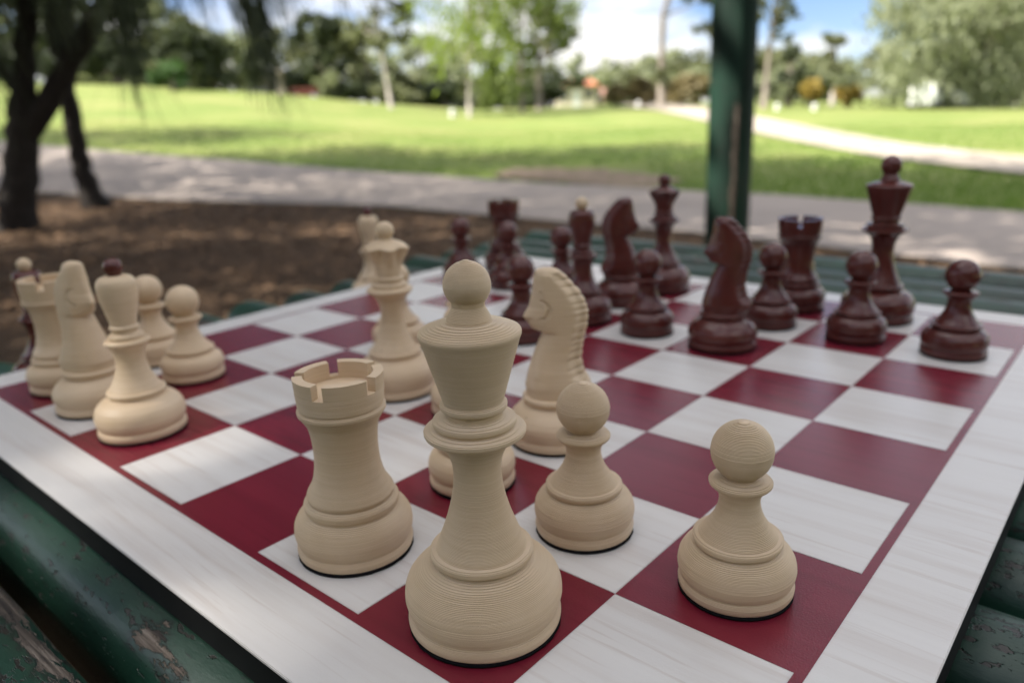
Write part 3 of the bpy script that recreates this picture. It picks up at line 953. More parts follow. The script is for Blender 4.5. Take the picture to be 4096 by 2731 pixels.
def car(label, f, r, rz, s=1.0):
    t = empty('parked_van', at(f, r, 0.0), FACE + rz)
    prof = [(-1.6, 0.28), (-1.62, 0.75), (-1.45, 1.35), (-1.3, 1.45), (0.55, 1.45), (0.75, 1.38), (1.15, 0.88), (1.62, 0.74), (1.68, 0.5), (1.64, 0.28)]
    v_ = [(x * s, y * s * 0.68, z * s) for y in (-1, 1) for x, z in prof]
    k = len(prof)
    fc = [tuple(range(k)), tuple(range(2 * k - 1, k - 1, -1))] + [(i, i + k, (i + 1) % k + k, (i + 1) % k) for i in range(k)]
    put('body', mesh('body', v_, fc, False), white_paint, t)
    for sy in (-1, 1):
        MB().add([(x * s, sy * 0.69 * s, z * s) for x, z in ((-1.2, 0.92), (0.9, 0.92), (0.6, 1.34), (-1.2, 1.34))], [(0, 1, 2, 3) if sy < 0 else (3, 2, 1, 0)]).build('side_window', glass_dark, t, False)
        for x in (-1.05, 1.05):
            lv, lf_ = lathe([(0.12, -0.09), (0.27, -0.09), (0.29, -0.05), (0.29, 0.05), (0.27, 0.09), (0.12, 0.09)], 18)
            wh = put('wheel', mesh('wheel', [(x * s + p[0] * s, sy * 0.62 * s + p[2] * s, 0.29 * s + p[1] * s) for p in lv], lf_), tyre_mat, t)
    MB().add([(0.80 * s, -0.6 * s, 1.35 * s), (1.14 * s, -0.6 * s, 0.92 * s), (1.14 * s, 0.6 * s, 0.92 * s), (0.80 * s, 0.6 * s, 1.35 * s)], [(0, 1, 2, 3)]).build('windscreen', glass_dark, t, False)
    tag(t, label, 'van', 'white vans parked under the drooping trees')
    return t


car('white van parked under the large drooping tree', 39.5, 21.2, 0.9, 0.85)
car('second white van farther right under the drooping trees', 40.5, 23.2, 1.3, 0.6)

# low red fence on the hill: posts and rails
t = empty('red_fence', at(46, -11.4, -0.02), FACE)
for i in range(4):
    MB().box((-0.7 + i * 0.47, 0, 0.26), (0.07, 0.07, 0.56)).build('post', red_paint, t, False)
for z in (0.18, 0.4):
    MB().box((0, -0.05, z), (1.55, 0.03, 0.13)).build('rail', red_paint, t, False)
tag(t, 'low red fence on the crest of the hill', 'fence')

t = empty('stone_pillar', at(44, -12.1, -0.03), FACE)
lv, lf_ = lathe(spline([(0.26, 0), (0.26, 0.15), (0.18, 0.22), (0.16, 0.8), (0.20, 0.88), (0.2, 0.95), (0.08, 1.0)]), 20)
put('shaft', mesh('shaft', lv, lf_), stone_mat, t)
lv, lf_ = lathe(ball(1.15, 0.19, 0.98, 10), 18)
put('ball_cap', mesh('ball_cap', lv, lf_), stone_mat, t)
tag(t, 'pale stone pillar with a ball cap on the hill crest', 'pillar')

# white marker bollards on the lawn
for f_, r_, lb in ((33, -2.1, 'white marker bollard on the lawn left of the willow trunk'), (38, 13.2, 'white marker bollard on the lawn just right of the green post'), (38, 15.0, 'white marker bollard on the lawn in front of the golden wattles'), (40, 6.85, 'white marker bollard between the two brown bushes')):
    t = empty('bollard', at(f_, r_, -0.02))
    lv, lf_ = lathe(spline([(0.11, 0), (0.11, 0.20), (0.10, 0.26), (0.05, 0.29), (0.008, 0.30)]), 16)
    put('column', mesh('column', lv, lf_), white_paint, t)
    lv, lf_ = lathe([(0.112, 0.14), (0.115, 0.15), (0.115, 0.18), (0.112, 0.19)], 16, False, False)
    put('band', mesh('band', lv, lf_), tyre_mat, t)
    tag(t, lb, 'bollard', 'white bollards on the lawn')


def person(label, f, r, shirt, trousers, rz, h=1.68, step=0.10):
    """standing or walking figure: one skinned body surface, clothes as thin shells over it"""
    t = empty('person', at(f, r), FACE + rz)
    k = h / 1.7
    J = {'pel': (0, 0, 0.93, .13, .10), 'wst': (0, 0, 1.08, .12, .09), 'chs': (0, 0, 1.30, .15, .10), 'nek': (0, 0, 1.45, .06, .06), 'hd0': (0, 0, 1.54, .075, .085), 'hd1': (0, 0.01, 1.62, .085, .095),
         'hl': (.09, 0, .88, .085, .085), 'kl': (.10, step, .48, .06, .06), 'al': (.10, step * .4, .09, .045, .045), 'tl': (.11, step * .4 + .14, .035, .035, .03),
         'hr': (-.09, 0, .88, .085, .085), 'kr': (-.10, -step * .2, .48, .06, .06), 'ar': (-.10, -step * 1.6, .09, .045, .045), 'tr': (-.11, -step * 1.6 + .14, .035, .035, .03),
         'sl': (.18, 0, 1.38, .055, .055), 'el': (.23, -.04, 1.12, .045, .045), 'wl': (.22, .06, .90, .032, .032), 'fl': (.21, .09, .80, .035, .02),
         'sr': (-.18, 0, 1.38, .055, .055), 'er': (-.23, .02, 1.12, .045, .045), 'wr': (-.22, .10, .90, .032, .032), 'fr': (-.21, .13, .80, .035, .02)}
    E = [('pel', 'wst'), ('wst', 'chs'), ('chs', 'nek'), ('nek', 'hd0'), ('hd0', 'hd1'), ('pel', 'hl'), ('hl', 'kl'), ('kl', 'al'), ('al', 'tl'), ('pel', 'hr'), ('hr', 'kr'), ('kr', 'ar'), ('ar', 'tr'),
         ('chs', 'sl'), ('sl', 'el'), ('el', 'wl'), ('wl', 'fl'), ('chs', 'sr'), ('sr', 'er'), ('er', 'wr'), ('wr', 'fr')]
    def skin(name, keys, fat, mat):
        ks = [q for q in J if q in keys]
        me = bpy.data.meshes.new(name)
        me.from_pydata([tuple(c_ * k for c_ in J[q][:3]) for q in ks], [(ks.index(a), ks.index(b_)) for a, b_ in E if a in ks and b_ in ks], [])
        o = put(name, me, mat, t)
        o.modifiers.new('skin', 'SKIN')
        lay = me.skin_vertices[0].data
        for i, q in enumerate(ks):
            lay[i].radius = ((J[q][3] + fat) * k, (J[q][4] + fat) * k)
            lay[i].use_root = (i == 0)
        o.modifiers.new('sub', 'SUBSURF').levels = 1
        return o
    skin('body', list(J), 0.0, skin_mat)
    skin('shirt', ['wst', 'chs', 'sl', 'el', 'sr', 'er'], 0.016, shirt)
    skin('trousers', ['pel', 'hl', 'kl', 'al', 'hr', 'kr', 'ar'], 0.014, trousers)
    lv, lf_ = lathe(ball(0, 0.105 * k, -0.02, 8), 14)
    put('hair', mesh('hair', [(p[0], p[1] - 0.01, p[2] + 1.625 * k) for p in lv], lf_), hair_mat, t)
    tag(t, label, 'person')


skin_mat = simple('skin', (0.50, 0.31, 0.22), 0.6, 0.05, 3)
hair_mat = simple('hair', (0.05, 0.035, 0.025), 0.7, 0.2, 30)
person('person in a dark red top walking near the pavilion', 62, 2.9, simple('red_cloth', (0.30, 0.03, 0.04), 0.8, 0.1, 6), simple('grey_cloth', (0.10, 0.10, 0.11), 0.8, 0.1, 6), 1.2, 1.6)
person('person in a pale top and navy trousers standing left of the pavilion', 60, 3.6, simple('pale_cloth', (0.55, 0.45, 0.38), 0.8, 0.1, 6), simple('navy_cloth', (0.03, 0.035, 0.07), 0.8, 0.1, 6), 2.9, 1.55, 0.02)
person('person in a pink top on the far path right of the pavilion', 52, 6.6, simple('pink_cloth', (0.50, 0.22, 0.24), 0.8, 0.1, 6), simple('brown_cloth', (0.16, 0.11, 0.08), 0.8, 0.1, 6), -0.6, 1.3, 0.06)

# ---------------------------------------------------------------- green post in view; rest of the pergola added unseen to dim overhead light
ROOF_Z = 2.52
under_green = simple('green_beam', (0.02, 0.06, 0.04), 0.6, 0.3, 12)
shelter = empty('pergola', (0.2, 0.0, 0.0))
zz = np.linspace(-0.02, ROOF_Z - 0.10, 60)
nseg = 40
v, fcs = [], []
for i, z in enumerate(zz):
    for k in range(nseg):
        a = 2 * math.pi * k / nseg
        rr = 0.081 + 0.0025 * math.sin(3 * a + 1.2 * z) + 0.0016 * math.sin(7 * a + 5 * z)
        rr -= 0.008 * math.exp(-((((a - 4.05) + math.pi) % (2 * math.pi) - math.pi) / 0.07) ** 2)
        v.append((rr * math.cos(a), rr * math.sin(a), z))
for i in range(len(zz) - 1):
    for k in range(nseg):
        k2 = (k + 1) % nseg
        fcs.append((i * nseg + k, i * nseg + k2, (i + 1) * nseg + k2, (i + 1) * nseg + k))
fcs.append(tuple((len(zz) - 1) * nseg + k for k in range(nseg)))
post_me = mesh('post', v, fcs)
lv, lf_ = lathe([(0.13, -0.02), (0.13, 0.03), (0.12, 0.045), (0.085, 0.05)], 32)
foot_me = mesh('footing', lv, lf_)
pc = FR(2.9, 0.84)
px, py = pc.x - 0.2, pc.y
for x, y in ((px, py), (-px, py), (px, -py), (-px, -py)):
    o = put('post', post_me, green_post, shelter, (x, y, 0))
    o['wear'] = -0.10
    put('footing', foot_me, path_mat, o)
for x in (px, -px):
    MB().box((x, 0.1, ROOF_Z - 0.05), (0.09, 2 * py + 0.9, 0.14)).build('shade_beam', under_green, shelter, False)
for y in (-1.35, -0.68, 0.02, 0.72, 1.62):
    MB().box((0, y, ROOF_Z + 0.08), (2 * px + 0.6, 0.06, 0.11)).build('shade_rafter', under_green, shelter, False)
tag(shelter, 'round green post with a worn streak beyond the table, under an added unseen pergola frame', 'pergola')

# ---------------------------------------------------------------- table of half-round green slats
Z0 = H                                     # playing surface
table = empty('picnic_table', (4.0 * S, 1.5 * S, 0.0))
tag(table, 'weathered green picnic table of half-round timber slats under the chess board', 'table')
under = simple('dark_timber', (0.05, 0.045, 0.035), 0.85, 0.4, 60)
for k in range(-5, 14):
    e0 = -0.93 + 0.97 * k
    cb = e0 + 0.53
    w = 0.405
    crest = -0.36 if -0.1 < cb < 7.2 else -0.225
    if k < -1: crest = -0.27 - 0.03 * random.random()
    if cb > 9.3: crest = -0.24 - 0.05 * random.random()
    aL, aR = 10.75 + random.uniform(-0.12, 0.15), -8.0 + random.uniform(-0.1, 0.1)
    us = np.array([-1.0, -0.985, -0.94, -0.84, -0.68, -0.5, -0.3, -0.1, 0.1, 0.3, 0.5, 0.68, 0.84, 0.94, 0.985, 1.0])
    ys = np.r_[np.linspace(aR, aR + 0.15, 4), np.linspace(aR + 0.3, aL - 0.3, 130), np.linspace(aL - 0.15, aL, 5)]
    ph = rng.random(6) * 6.28
    v, fcs = [], []
    worn = 0.013 if k == -1 else 0.005
    for y in ys:
        end = max(0.0, 1 - min(y - aR, aL - y) / 0.12)
        for u in us:
            z = crest - 0.20 * abs(u) ** 2.3 - (0.16 * max(0, abs(u) - 0.9) / 0.1)
            z += worn * (math.sin(y * 1.9 + ph[0]) + 0.7 * math.sin(y * 5.1 + ph[1] + 2 * u) + 0.5 * math.sin(11 * u + ph[2] + 0.8 * y)) * 0.6
            z -= 0.14 * end ** 2
            x = cb + u * w * (1 + 0.012 * math.sin(y * 2.3 + ph[3])) * (1 - 0.08 * end ** 2)
            v.append((x * S, y * S, Z0 + z * S))
        for u in (1.0, -1.0):
            v.append(((cb + u * w * 0.98) * S, y * S, Z0 + (crest - 0.80) * S))
    n = len(us) + 2
    for i in range(len(ys) - 1):
        for q in range(n):
            q2 = (q + 1) % n
            fcs.append((i * n + q, i * n + q2, (i + 1) * n + q2, (i + 1) * n + q))
    fcs.append(tuple(range(n - 1, -1, -1)))
    fcs.append(tuple((len(ys) - 1) * n + q for q in range(n)))
    ox, oy = table.location.x, table.location.y
    v = [(p[0] - ox, p[1] - oy, p[2]) for p in v]
    o = put('slat', mesh('slat', v, fcs), green_slat, table)
    o['wear'] = {0: 0.03, -1: 0.185, -2: 0.15, 2: 0.11, 3: 0.13, 4: 0.08}.get(k, random.uniform(0.0, 0.09))
    if k == -1: o['label'] = 'slat with paint flaked off to bare grey timber'
for a in (8.6, -5.8):
    MB().box((0.0, a * S - table.location.y, Z0 - 1.95 * S), (17.5 * S, 1.4 * S, 1.4 * S)).build('batten', under, table, False)
for a in (8.6, -5.8):
    for sx in (-1, 1):
        mb = MB()
        mb.tube([(sx * 0.33, a * S - table.location.y, -0.02), (sx * 0.31, a * S - table.location.y, Z0 - 2.6 * S)], [0.045, 0.045], 14)
        mb.build('leg', green_post, table)['wear'] = 0.0

# ---------------------------------------------------------------- chess board
board = empty('chess_board', (4 * S, 4 * S, Z0 - 0.22 * S))
tag(board, 'red and white wood-grain chess board with black edges on the slatted table', 'chess board')
hb = 4.525
bm = bmesh.new()
bmesh.ops.create_cube(bm, size=1)
bmesh.ops.scale(bm, vec=(2 * hb * S, 2 * hb * S, 0.205 * S), verts=bm.verts)
bmesh.ops.translate(bm, vec=(0, 0, 0.1035 * S), verts=bm.verts)
bmesh.ops.bevel(bm, geom=list(bm.edges), offset=0.012 * S, segments=2, affect='EDGES')
me = bpy.data.meshes.new('core')
bm.to_mesh(me); bm.free()
put('core', me, black_edge, board)
bm = bmesh.new()
bmesh.ops.create_cube(bm, size=1)
bmesh.ops.scale(bm, vec=(2 * (hb + 0.001) * S, 2 * (hb + 0.001) * S, 0.018 * S), verts=bm.verts)
bmesh.ops.translate(bm, vec=(0, 0, 0.208 * S), verts=bm.verts)
bmesh.ops.bevel(bm, geom=[e for e in bm.edges if all(vv.co.z > 0.208 * S for vv in e.verts)], offset=0.005 * S, segments=2, affect='EDGES')
me = bpy.data.meshes.new('top_sheet')
bm.to_mesh(me); bm.free()
put('top_sheet', me, white_lam, board)
mb = MB()
zl = 0.2195 * S
w0, w1 = 4.0 * S, 4.055 * S
mb.add([(x * w, y * w, zl) for w in (w0, w1) for x, y in ((-1, -1), (1, -1), (1, 1), (-1, 1))], [(0, 4, 5, 1), (1, 5, 6, 2), (2, 6, 7, 3), (3, 7, 4, 0)])
mb.build('border_line', red_lam, board, False)
hs = S / 2
sq_red = mesh('red_square', [(-hs, -hs, 0), (hs, -hs, 0), (hs, hs, 0), (-hs, hs, 0)], [(0, 1, 2, 3)], False)
hw = hs * 0.992
sq_white = mesh('white_square', [(-hw, -hw, 0), (hw, -hw, 0), (hw, hw, 0), (-hw, hw, 0)], [(0, 1, 2, 3)], False)
mb = MB()
for i in range(8):
    for j in range(8):
        red = (i + j) % 2 == 1
        put('red_square' if red else 'white_square', sq_red if red else sq_white, red_lam if red else white_lam, board, ((i - 3.5) * S, (j - 3.5) * S, (0.2195 if red else 0.2205) * S))

# ---------------------------------------------------------------- chess pieces (profiles in squares)
def foot(r):
    return [(r - 0.012, 0.018), (r - 0.004, 0.026), (r, 0.042), (r, 0.060), (r - 0.006, 0.078), (r - 0.017, 0.086)]


PAWN = dict(base=foot(0.311) + [(0.302, 0.096), (0.312, 0.122), (0.316, 0.158), (0.309, 0.205), (0.285, 0.245), (0.247, 0.272), (0.222, 0.282), (0.220, 0.291), (0.231, 0.297), (0.239, 0.304), (0.240, 0.323), (0.233, 0.331), (0.212, 0.335)],
            stem=[(0.212, 0.335), (0.206, 0.344), (0.194, 0.358), (0.168, 0.390), (0.135, 0.443), (0.114, 0.500), (0.107, 0.545), (0.113, 0.582), (0.135, 0.615), (0.158, 0.634), (0.166, 0.644), (0.165, 0.656), (0.150, 0.667), (0.112, 0.674), (0.090, 0.682)],
            head=[(0.088, 0.682)] + ball(0.827, 0.163, 0.692), r=0.311)
KING = dict(base=foot(0.405) + [(0.392, 0.100), (0.405, 0.130), (0.413, 0.175), (0.410, 0.220), (0.395, 0.265), (0.360, 0.310), (0.315, 0.345), (0.268, 0.366), (0.248, 0.376), (0.246, 0.386), (0.260, 0.394), (0.268, 0.402), (0.269, 0.424), (0.262, 0.433), (0.238, 0.437)],
            stem=[(0.238, 0.437), (0.232, 0.446), (0.218, 0.480), (0.190, 0.550), (0.165, 0.620), (0.142, 0.700), (0.127, 0.780), (0.121, 0.850), (0.125, 0.910), (0.142, 0.970), (0.170, 1.020), (0.212, 1.050), (0.244, 1.066), (0.253, 1.074), (0.253, 1.091), (0.245, 1.097), (0.203, 1.106), (0.195, 1.111), (0.199, 1.118), (0.207, 1.123), (0.207, 1.143), (0.199, 1.149), (0.156, 1.158), (0.145, 1.166), (0.144, 1.190), (0.150, 1.198), (0.164, 1.204), (0.166, 1.224), (0.157, 1.232), (0.148, 1.241)],
            crown=[(0.150, 1.241), (0.153, 1.252), (0.175, 1.330), (0.207, 1.440), (0.238, 1.548), (0.247, 1.570), (0.249, 1.584), (0.240, 1.598), (0.180, 1.622), (0.118, 1.637), (0.109, 1.642)],
            finial=[(0.109, 1.642), (0.103, 1.664), (0.089, 1.690), (0.079, 1.712)] + ball(1.812, 0.113, 1.734)[:-2] + [(0.024, 1.9222), (0.014, 1.9275), (0.0001, 1.930)], r=0.405)
QUEEN = dict(base=foot(0.385) + [(0.373, 0.098), (0.385, 0.128), (0.392, 0.170), (0.388, 0.215), (0.370, 0.260), (0.335, 0.302), (0.288, 0.338), (0.246, 0.358), (0.236, 0.368), (0.242, 0.380), (0.253, 0.390), (0.253, 0.405), (0.242, 0.418), (0.228, 0.421)],
             stem=[(0.228, 0.421), (0.205, 0.455), (0.165, 0.530), (0.135, 0.610), (0.112, 0.690), (0.104, 0.760), (0.106, 0.820), (0.122, 0.890), (0.150, 0.945), (0.188, 0.980), (0.210, 0.994), (0.217, 1.005), (0.213, 1.018), (0.195, 1.028), (0.166, 1.033), (0.165, 1.042), (0.168, 1.055), (0.160, 1.070), (0.130, 1.080), (0.124, 1.090), (0.130, 1.102), (0.139, 1.112), (0.138, 1.124), (0.126, 1.136), (0.118, 1.142)],
             crown=[(0.118, 1.142), (0.120, 1.180), (0.128, 1.240), (0.144, 1.310), (0.170, 1.370), (0.192, 1.398), (0.196, 1.408), (0.190, 1.420), (0.150, 1.448), (0.095, 1.470), (0.072, 1.480)],
             finial=[(0.072, 1.480), (0.066, 1.492)] + ball(1.561, 0.085, 1.505), r=0.385)
BISHOP = dict(base=foot(0.362) + [(0.350, 0.098), (0.362, 0.128), (0.369, 0.168), (0.364, 0.215), (0.345, 0.262), (0.305, 0.305), (0.258, 0.334), (0.226, 0.346), (0.224, 0.358), (0.232, 0.368), (0.240, 0.378), (0.239, 0.394), (0.228, 0.406), (0.213, 0.409)],
              stem=[(0.213, 0.409), (0.190, 0.445), (0.152, 0.520), (0.127, 0.600), (0.119, 0.660), (0.125, 0.720), (0.145, 0.775), (0.170, 0.808), (0.182, 0.821), (0.182, 0.833), (0.170, 0.845), (0.138, 0.852), (0.136, 0.860), (0.141, 0.872), (0.137, 0.886), (0.122, 0.897), (0.104, 0.905), (0.101, 0.919), (0.107, 0.933), (0.117, 0.943), (0.118, 0.957), (0.109, 0.970), (0.105, 0.978)],
              head=[(0.105, 0.978), (0.112, 1.020), (0.130, 1.100), (0.148, 1.180), (0.159, 1.260), (0.159, 1.310), (0.150, 1.350), (0.124, 1.380), (0.090, 1.393), (0.060, 1.397)],
              finial=[(0.052, 1.394), (0.058, 1.408)] + ball(1.464, 0.078, 1.418), r=0.362)
ROOK = dict(base=foot(0.356) + [(0.346, 0.098), (0.357, 0.128), (0.362, 0.168), (0.356, 0.215), (0.332, 0.258), (0.295, 0.282), (0.277, 0.290), (0.279, 0.300), (0.287, 0.314), (0.289, 0.340), (0.280, 0.354), (0.258, 0.360), (0.250, 0.366)],
            stem=[(0.250, 0.366), (0.260, 0.374), (0.264, 0.396), (0.251, 0.424), (0.230, 0.458), (0.212, 0.505), (0.200, 0.565), (0.194, 0.630), (0.193, 0.700), (0.198, 0.770), (0.206, 0.822), (0.212, 0.842), (0.214, 0.852), (0.226, 0.872), (0.250, 0.912), (0.261, 0.925), (0.261, 0.943), (0.250, 0.950), (0.246, 0.958)],
            r=0.356)
KNIGHT = dict(base=foot(0.368) + [(0.356, 0.098), (0.368, 0.128), (0.374, 0.165), (0.366, 0.210), (0.340, 0.255), (0.300, 0.295), (0.255, 0.325), (0.236, 0.337), (0.236, 0.348), (0.248, 0.356), (0.256, 0.370), (0.254, 0.390), (0.242, 0.402), (0.200, 0.406)], r=0.368)


def rook_top(pr, seed, slots):
    """turret wall with square slots around a sunken floor"""
    mb = MB()
    wall = np.array([(0.246, 0.958), (0.253, 0.966), (0.255, 1.00), (0.259, 1.04), (0.261, 1.066)])
    wall = printed(wall, seed=seed) if pr else wall
    nseg = 120
    lv, lf_ = lathe(wall, nseg, True, False)
    mb.add(lv, lf_)
    zf, zs, zt, ri, ro = 1.048, wall[-1][1], 1.152, 0.205, wall[-1][0]
    def slot(k):
        a = (k / nseg * 360 + 8) % (360 / slots)
        return a < 15.0
    # ring ledge, floor and merlons
    for k in range(nseg):
        a0, a1 = 2 * math.pi * k / nseg, 2 * math.pi * (k + 1) / nseg
        c0, s0, c1, s1 = math.cos(a0), math.sin(a0), math.cos(a1), math.sin(a1)
        P = lambda r, z: [(r * c0, r * s0, z), (r * c1, r * s1, z)]
        hi = zs if slot(k) else zt
        o0, o1 = P(ro, zs); i0, i1 = P(ri, zf)
        O0, O1 = P(ro + (0.004 if hi > zs else 0), hi); I0, I1 = P(ri, hi)
        mb.add([i0, i1, (0, 0, zf)], [(0, 1, 2)])
        mb.add([i1, i0, I0, I1], [(0, 1, 2, 3)])
        if hi > zs:
            mb.add([o0, o1, O1, O0], [(0, 1, 2, 3)])
        mb.add([O0, O1, I1, I0], [(0, 1, 2, 3)])
        if slot(k) != slot(k + 1):
            q = [(ro * c1, ro * s1, zs), (ri * c1, ri * s1, zs), (ri * c1, ri * s1, zt), ((ro + 0.004) * c1, (ro + 0.004) * s1, zt)]
            mb.add(q, [(0, 1, 2, 3)])
    return mb.v, mb.f


def horse():
    zf = np.array([.395, .44, .48, .60, .70, .78, .89, .915, .926, .934, .945, .993, 1.04, 1.065, 1.12, 1.246, 1.348, 1.395, 1.412, 1.420])
    xf = np.array([.222, .222, .232, .203, .170, .142, .092, .078, .088, .135, .162, .194, .230, .220, .184, .152, .138, .128, .110, .08])
    zb = np.array([.395, .44, .475, .517, .56, .602, .686, .77, .852, .923, .993, 1.074, 1.155, 1.235, 1.303, 1.36, 1.392, 1.412, 1.420])
    xb = np.array([-.255, -.285, -.300, -.288, -.262, -.240, -.222, -.228, -.241, -.259, -.275, -.277, -.256, -.214, -.155, -.105, -.070, -.035, -.01])
    zw = np.array([.395, .50, .60, .70, .80, .90, 1.0, 1.1, 1.2, 1.3, 1.37, 1.405, 1.420])
    ww = np.array([.215, .212, .190, .162, .142, .130, .128, .124, .114, .102, .088, .06, .02])
    zs = np.r_[np.linspace(.395, .90, 56), np.linspace(.905, .96, 16), np.linspace(.966, 1.38, 62), np.linspace(1.384, 1.42, 10)]
    nu = 40
    uu = 0.5 - 0.5 * np.cos(np.linspace(0, math.pi, nu))
    v, fcs = [], []
    for z in zs:
        f_, b_, w_ = np.interp(z, zf, xf), np.interp(z, zb, xb), np.interp(z, zw, ww)
        ml = max(0.0, min(1.0, (z - 0.50) / 0.06)) * max(0.0, min(1.0, (1.39 - z) / 0.03))
        ph = (z - 0.5) / 0.057 + 0.18 * math.sin(z * 23)
        notch = max(0.0, 1 - abs((ph % 1.0) - 0.5) / 0.13)          # crisp cuts between the plaits
        bulge = abs(math.sin(math.pi * (ph % 1.0 + 0.5)))
        b2 = b_ - 0.004 * bulge * ml + 0.010 * notch * ml
        ring = []
        for sgn, us_ in ((1, uu), (-1, uu[::-1][1:-1])):
            for u in us_:
                x = b2 + (f_ - b2) * u
                s = max(0.0, 1 - abs(2 * u - 1) ** 2.6) ** 0.5
                # narrow plaited crest, full neck, slim muzzle
                d = x - b2
                crest = 0.62 + 0.38 * min(1, max(0, (d - 0.060) / 0.05))
                s *= 1 - ml * (1 - crest)
                if z > 0.90:
                    muz = min(1, max(0, (x - 0.06) / 0.13))
                    s *= 1 - 0.52 * muz
                y = w_ * s
                if ml and d < 0.060: y *= 1 - 0.42 * notch * ml * min(1.0, (0.060 - d) / 0.02)
                # jaw groove, eye and nostril
                if y > 0.02:
                    dj = abs(math.hypot(x - 0.100, z - 1.105) - 0.074)
                    if dj < 0.012 and x < 0.085 and 1.0 < z < 1.19: y -= 0.020 * (1 - dj / 0.012)
                    de = math.hypot(x - 0.085, (z - 1.245) * 1.2)
                    if de < 0.030: y += 0.014 * (1 - de / 0.030) - 0.034 * max(0, 1 - de / 0.013)
                    dn = math.hypot(x - 0.176, z - 1.018)
                    if dn < 0.016: y -= 0.024 * (1 - dn / 0.016)
                    dm = abs((z - 0.965) - 0.25 * (x - 0.19))
                    if dm < 0.007 and x > 0.12: y -= 0.008
                ring.append((x, sgn * y, z))
        v += ring
    n = 2 * nu - 2
    for i in range(len(zs) - 1):
        for k in range(n):
            k2 = (k + 1) % n
            fcs.append((i * n + k, (i + 1) * n + k, (i + 1) * n + k2, i * n + k2))
    fcs.append(tuple(range(n)))
    fcs.append(tuple((len(zs) - 1) * n + k for k in reversed(range(n))))
    return v, fcs


def sc(v): return [(p[0] * S, p[1] * S, p[2] * S) for p in v]


CACHE = {}


def part_mesh(kind, part, prof, pr, col):
    key = (kind, part, pr, col)
    if key not in CACHE:
        n = 128 if pr else 64
        if kind == 'rook' and part == 'turret':
            v, f = rook_top(pr, 5, 5 if col == 'w' else 6)
            me = mesh(part, sc(v), f, False)
        elif part == 'horse_head':
            v, f = horse()
            me = mesh(part, sc(v), f)
        else:
            p = spline(prof, 5) if len(prof) > 3 else np.array(prof)
            p[:, 0] = np.maximum(p[:, 0], 1e-4)
            if pr: p = printed(p, seed=len(CACHE) + 3)
            v, f = lathe(p, n)
            if kind == 'queen' and part == 'crown':
                q = np.array(v)
                th = np.arctan2(q[:, 1], q[:, 0])
                amt = np.interp(q[:, 2], [1.22, 1.33, 1.385, 1.41, 1.43], [0, 0.42, 0.36, 0.16, 0.0])
                kf = 1 + amt * (np.abs(np.cos(th * 3)) ** 1.4 - 0.45)
                q[:, 0] *= kf
                q[:, 1] *= kf
                v = q.tolist()
            me = mesh(part, sc(v), f)
        CACHE[key] = me
    return CACHE[key]


def felt_mesh(r):
    key = ('felt', r)
    if key not in CACHE:
        v, f = lathe([(r - 0.008, 0.0), (r - 0.001, 0.006), (r - 0.001, 0.017), (r - 0.006, 0.0235)], 80)
        g = np.random.default_rng(4)
        v = [(p[0] * (1 + g.normal(0, 0.004)), p[1] * (1 + g.normal(0, 0.004)), p[2]) for p in v]
        CACHE[key] = mesh('felt_pad', sc(v), f)
    return CACHE[key]


LIFT = 0.003 * S
SPEC = {'pawn': PAWN, 'king': KING, 'queen': QUEEN, 'bishop': BISHOP, 'rook': ROOK, 'knight': KNIGHT}


def piece(kind, white, b, a, label, group=None, rz=0.0, pr=False, z=0.0):
    name = ('cream_' if white else 'dark_') + kind
    t = empty(name, (b * S, a * S, Z0 + z * S), rz)
    sp = SPEC[kind]
    main, other = (cream, dark) if white else (dark, cream)
    col = 'w' if white else 'b'
    put('felt_pad', felt_mesh(sp['r']), felt, t)
    for part in ('base', 'stem', 'crown', 'head', 'finial'):
        if part in sp:
            swap = kind == 'bishop' and part == 'finial'
            put(part, part_mesh(kind, part, sp[part], pr, col), other if swap else main, t, (0, 0, LIFT))
    if kind == 'rook': put('turret', part_mesh(kind, 'turret', None, pr, col), main, t, (0, 0, LIFT))
    if kind == 'knight': put('horse_head', part_mesh(kind, 'horse_head', None, False, col), main, t, (0, 0, LIFT))
    tag(t, label, kind, group)
    return t


WP, BP = 'cream pawns', 'dark pawns'
R_ = math.radians
piece('king', True, .415, 1.44, 'large cream king in the foreground, tallest piece on the board', pr=True)
piece('rook', True, .43, 2.555, 'cream rook standing left of the foreground king', 'cream rooks', R_(-12), True)
piece('pawn', True, 1.46, .51, 'cream pawn alone at the lower right, nearest the right edge of the board', WP, pr=True)
piece('pawn', True, 1.46, 1.535, 'cream pawn in front of the cream knight, right of the foreground king', WP, pr=True)
piece('pawn', True, 1.50, 2.56, 'cream pawn mostly hidden behind the foreground king, between rook and king', WP)
piece('knight', True, 2.45, 2.53, 'cream knight facing left, behind the foreground king', 'cream knights', R_(128))
piece('pawn', True, 2.47, 3.56, 'cream pawn almost hidden behind the collar of the foreground king', WP)
piece('pawn', True, 3.46, 4.55, 'cream pawn hidden behind the ball of the foreground king', WP)
piece('queen', True, 2.47, 4.49, 'cream queen with scalloped crown between the rook and the foreground king')
piece('pawn', True, 3.45, 5.57, 'cream pawn peeking out behind the cream queen', WP)
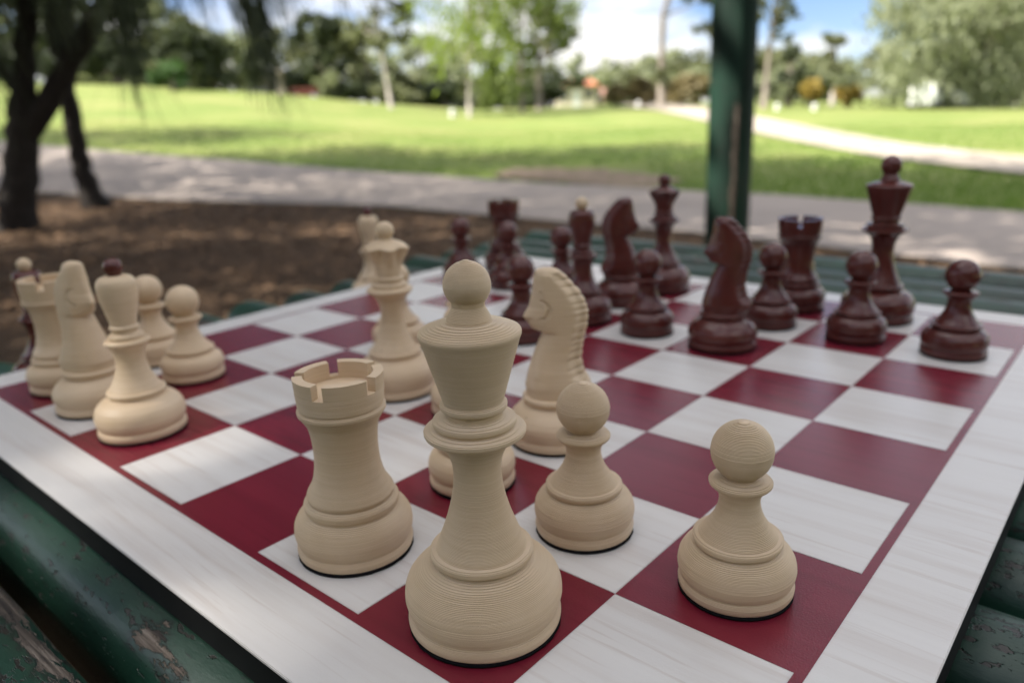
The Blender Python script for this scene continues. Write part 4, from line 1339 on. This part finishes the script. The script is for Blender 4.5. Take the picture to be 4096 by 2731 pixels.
piece('bishop', True, .46, 5.585, 'cream bishop with a dark ball finial, nearest piece at the left', 'cream bishops')
piece('knight', True, .47, 6.56, 'cream knight seen from the front at the left, between rook and bishop', 'cream knights', R_(-76))
piece('rook', True, .52, 7.44, 'cream rook at the left corner of the board', 'cream rooks', R_(20))
piece('pawn', True, 1.46, 6.60, 'cream pawn right of the cream bishop at the left', WP)
piece('pawn', True, 1.50, 7.50, 'cream pawn half hidden behind the cream bishop at the left', WP)
piece('bishop', True, 5.80, 8.93, 'captured cream bishop with a dark ball finial on the slats behind the cream queen', 'cream bishops', z=-0.372)

piece('king', False, 7.5, 1.51, 'dark king, tallest dark piece, at the right')
piece('rook', False, 7.5, 2.50, 'dark rook between the dark king and the green post', 'dark rooks', R_(20))
piece('pawn', False, 6.53, .48, 'dark pawn farthest right on the board', BP)
piece('pawn', False, 6.53, 1.45, 'dark pawn in front of the dark king', BP)
piece('pawn', False, 6.56, 2.45, 'dark pawn in front of the dark rook on the right', BP)
piece('knight', False, 5.49, 2.54, 'dark knight facing left in front of the green post', 'dark knights', R_(118))
piece('pawn', False, 5.50, 3.50, 'dark pawn left of the dark knight that faces left', BP)
piece('queen', False, 7.52, 4.45, 'dark queen at the far row, left of the green post')
piece('knight', False, 6.55, 4.52, 'dark knight facing right, between the dark bishop and the dark queen', 'dark knights', R_(-58))
piece('bishop', False, 5.53, 4.45, 'dark bishop with a cream ball finial behind the cream knight', 'dark bishops')
piece('pawn', False, 4.48, 4.57, 'dark pawn left of the cream knight\'s head', BP)
piece('pawn', False, 6.52, 5.52, 'dark pawn half hidden behind the dark bishop', BP)
piece('pawn', False, 6.50, 6.52, 'dark pawn in front of the far dark rook', BP)
piece('rook', False, 7.48, 7.45, 'dark rook at the far corner of the board', 'dark rooks', R_(58))
piece('pawn', False, 6.50, 7.52, 'dark pawn just above and behind the foreground king\'s ball', BP)
piece('bishop', False, .78, 8.93, 'captured dark bishop with a cream ball finial on the slats behind the left rook', 'dark bishops', z=-0.372)
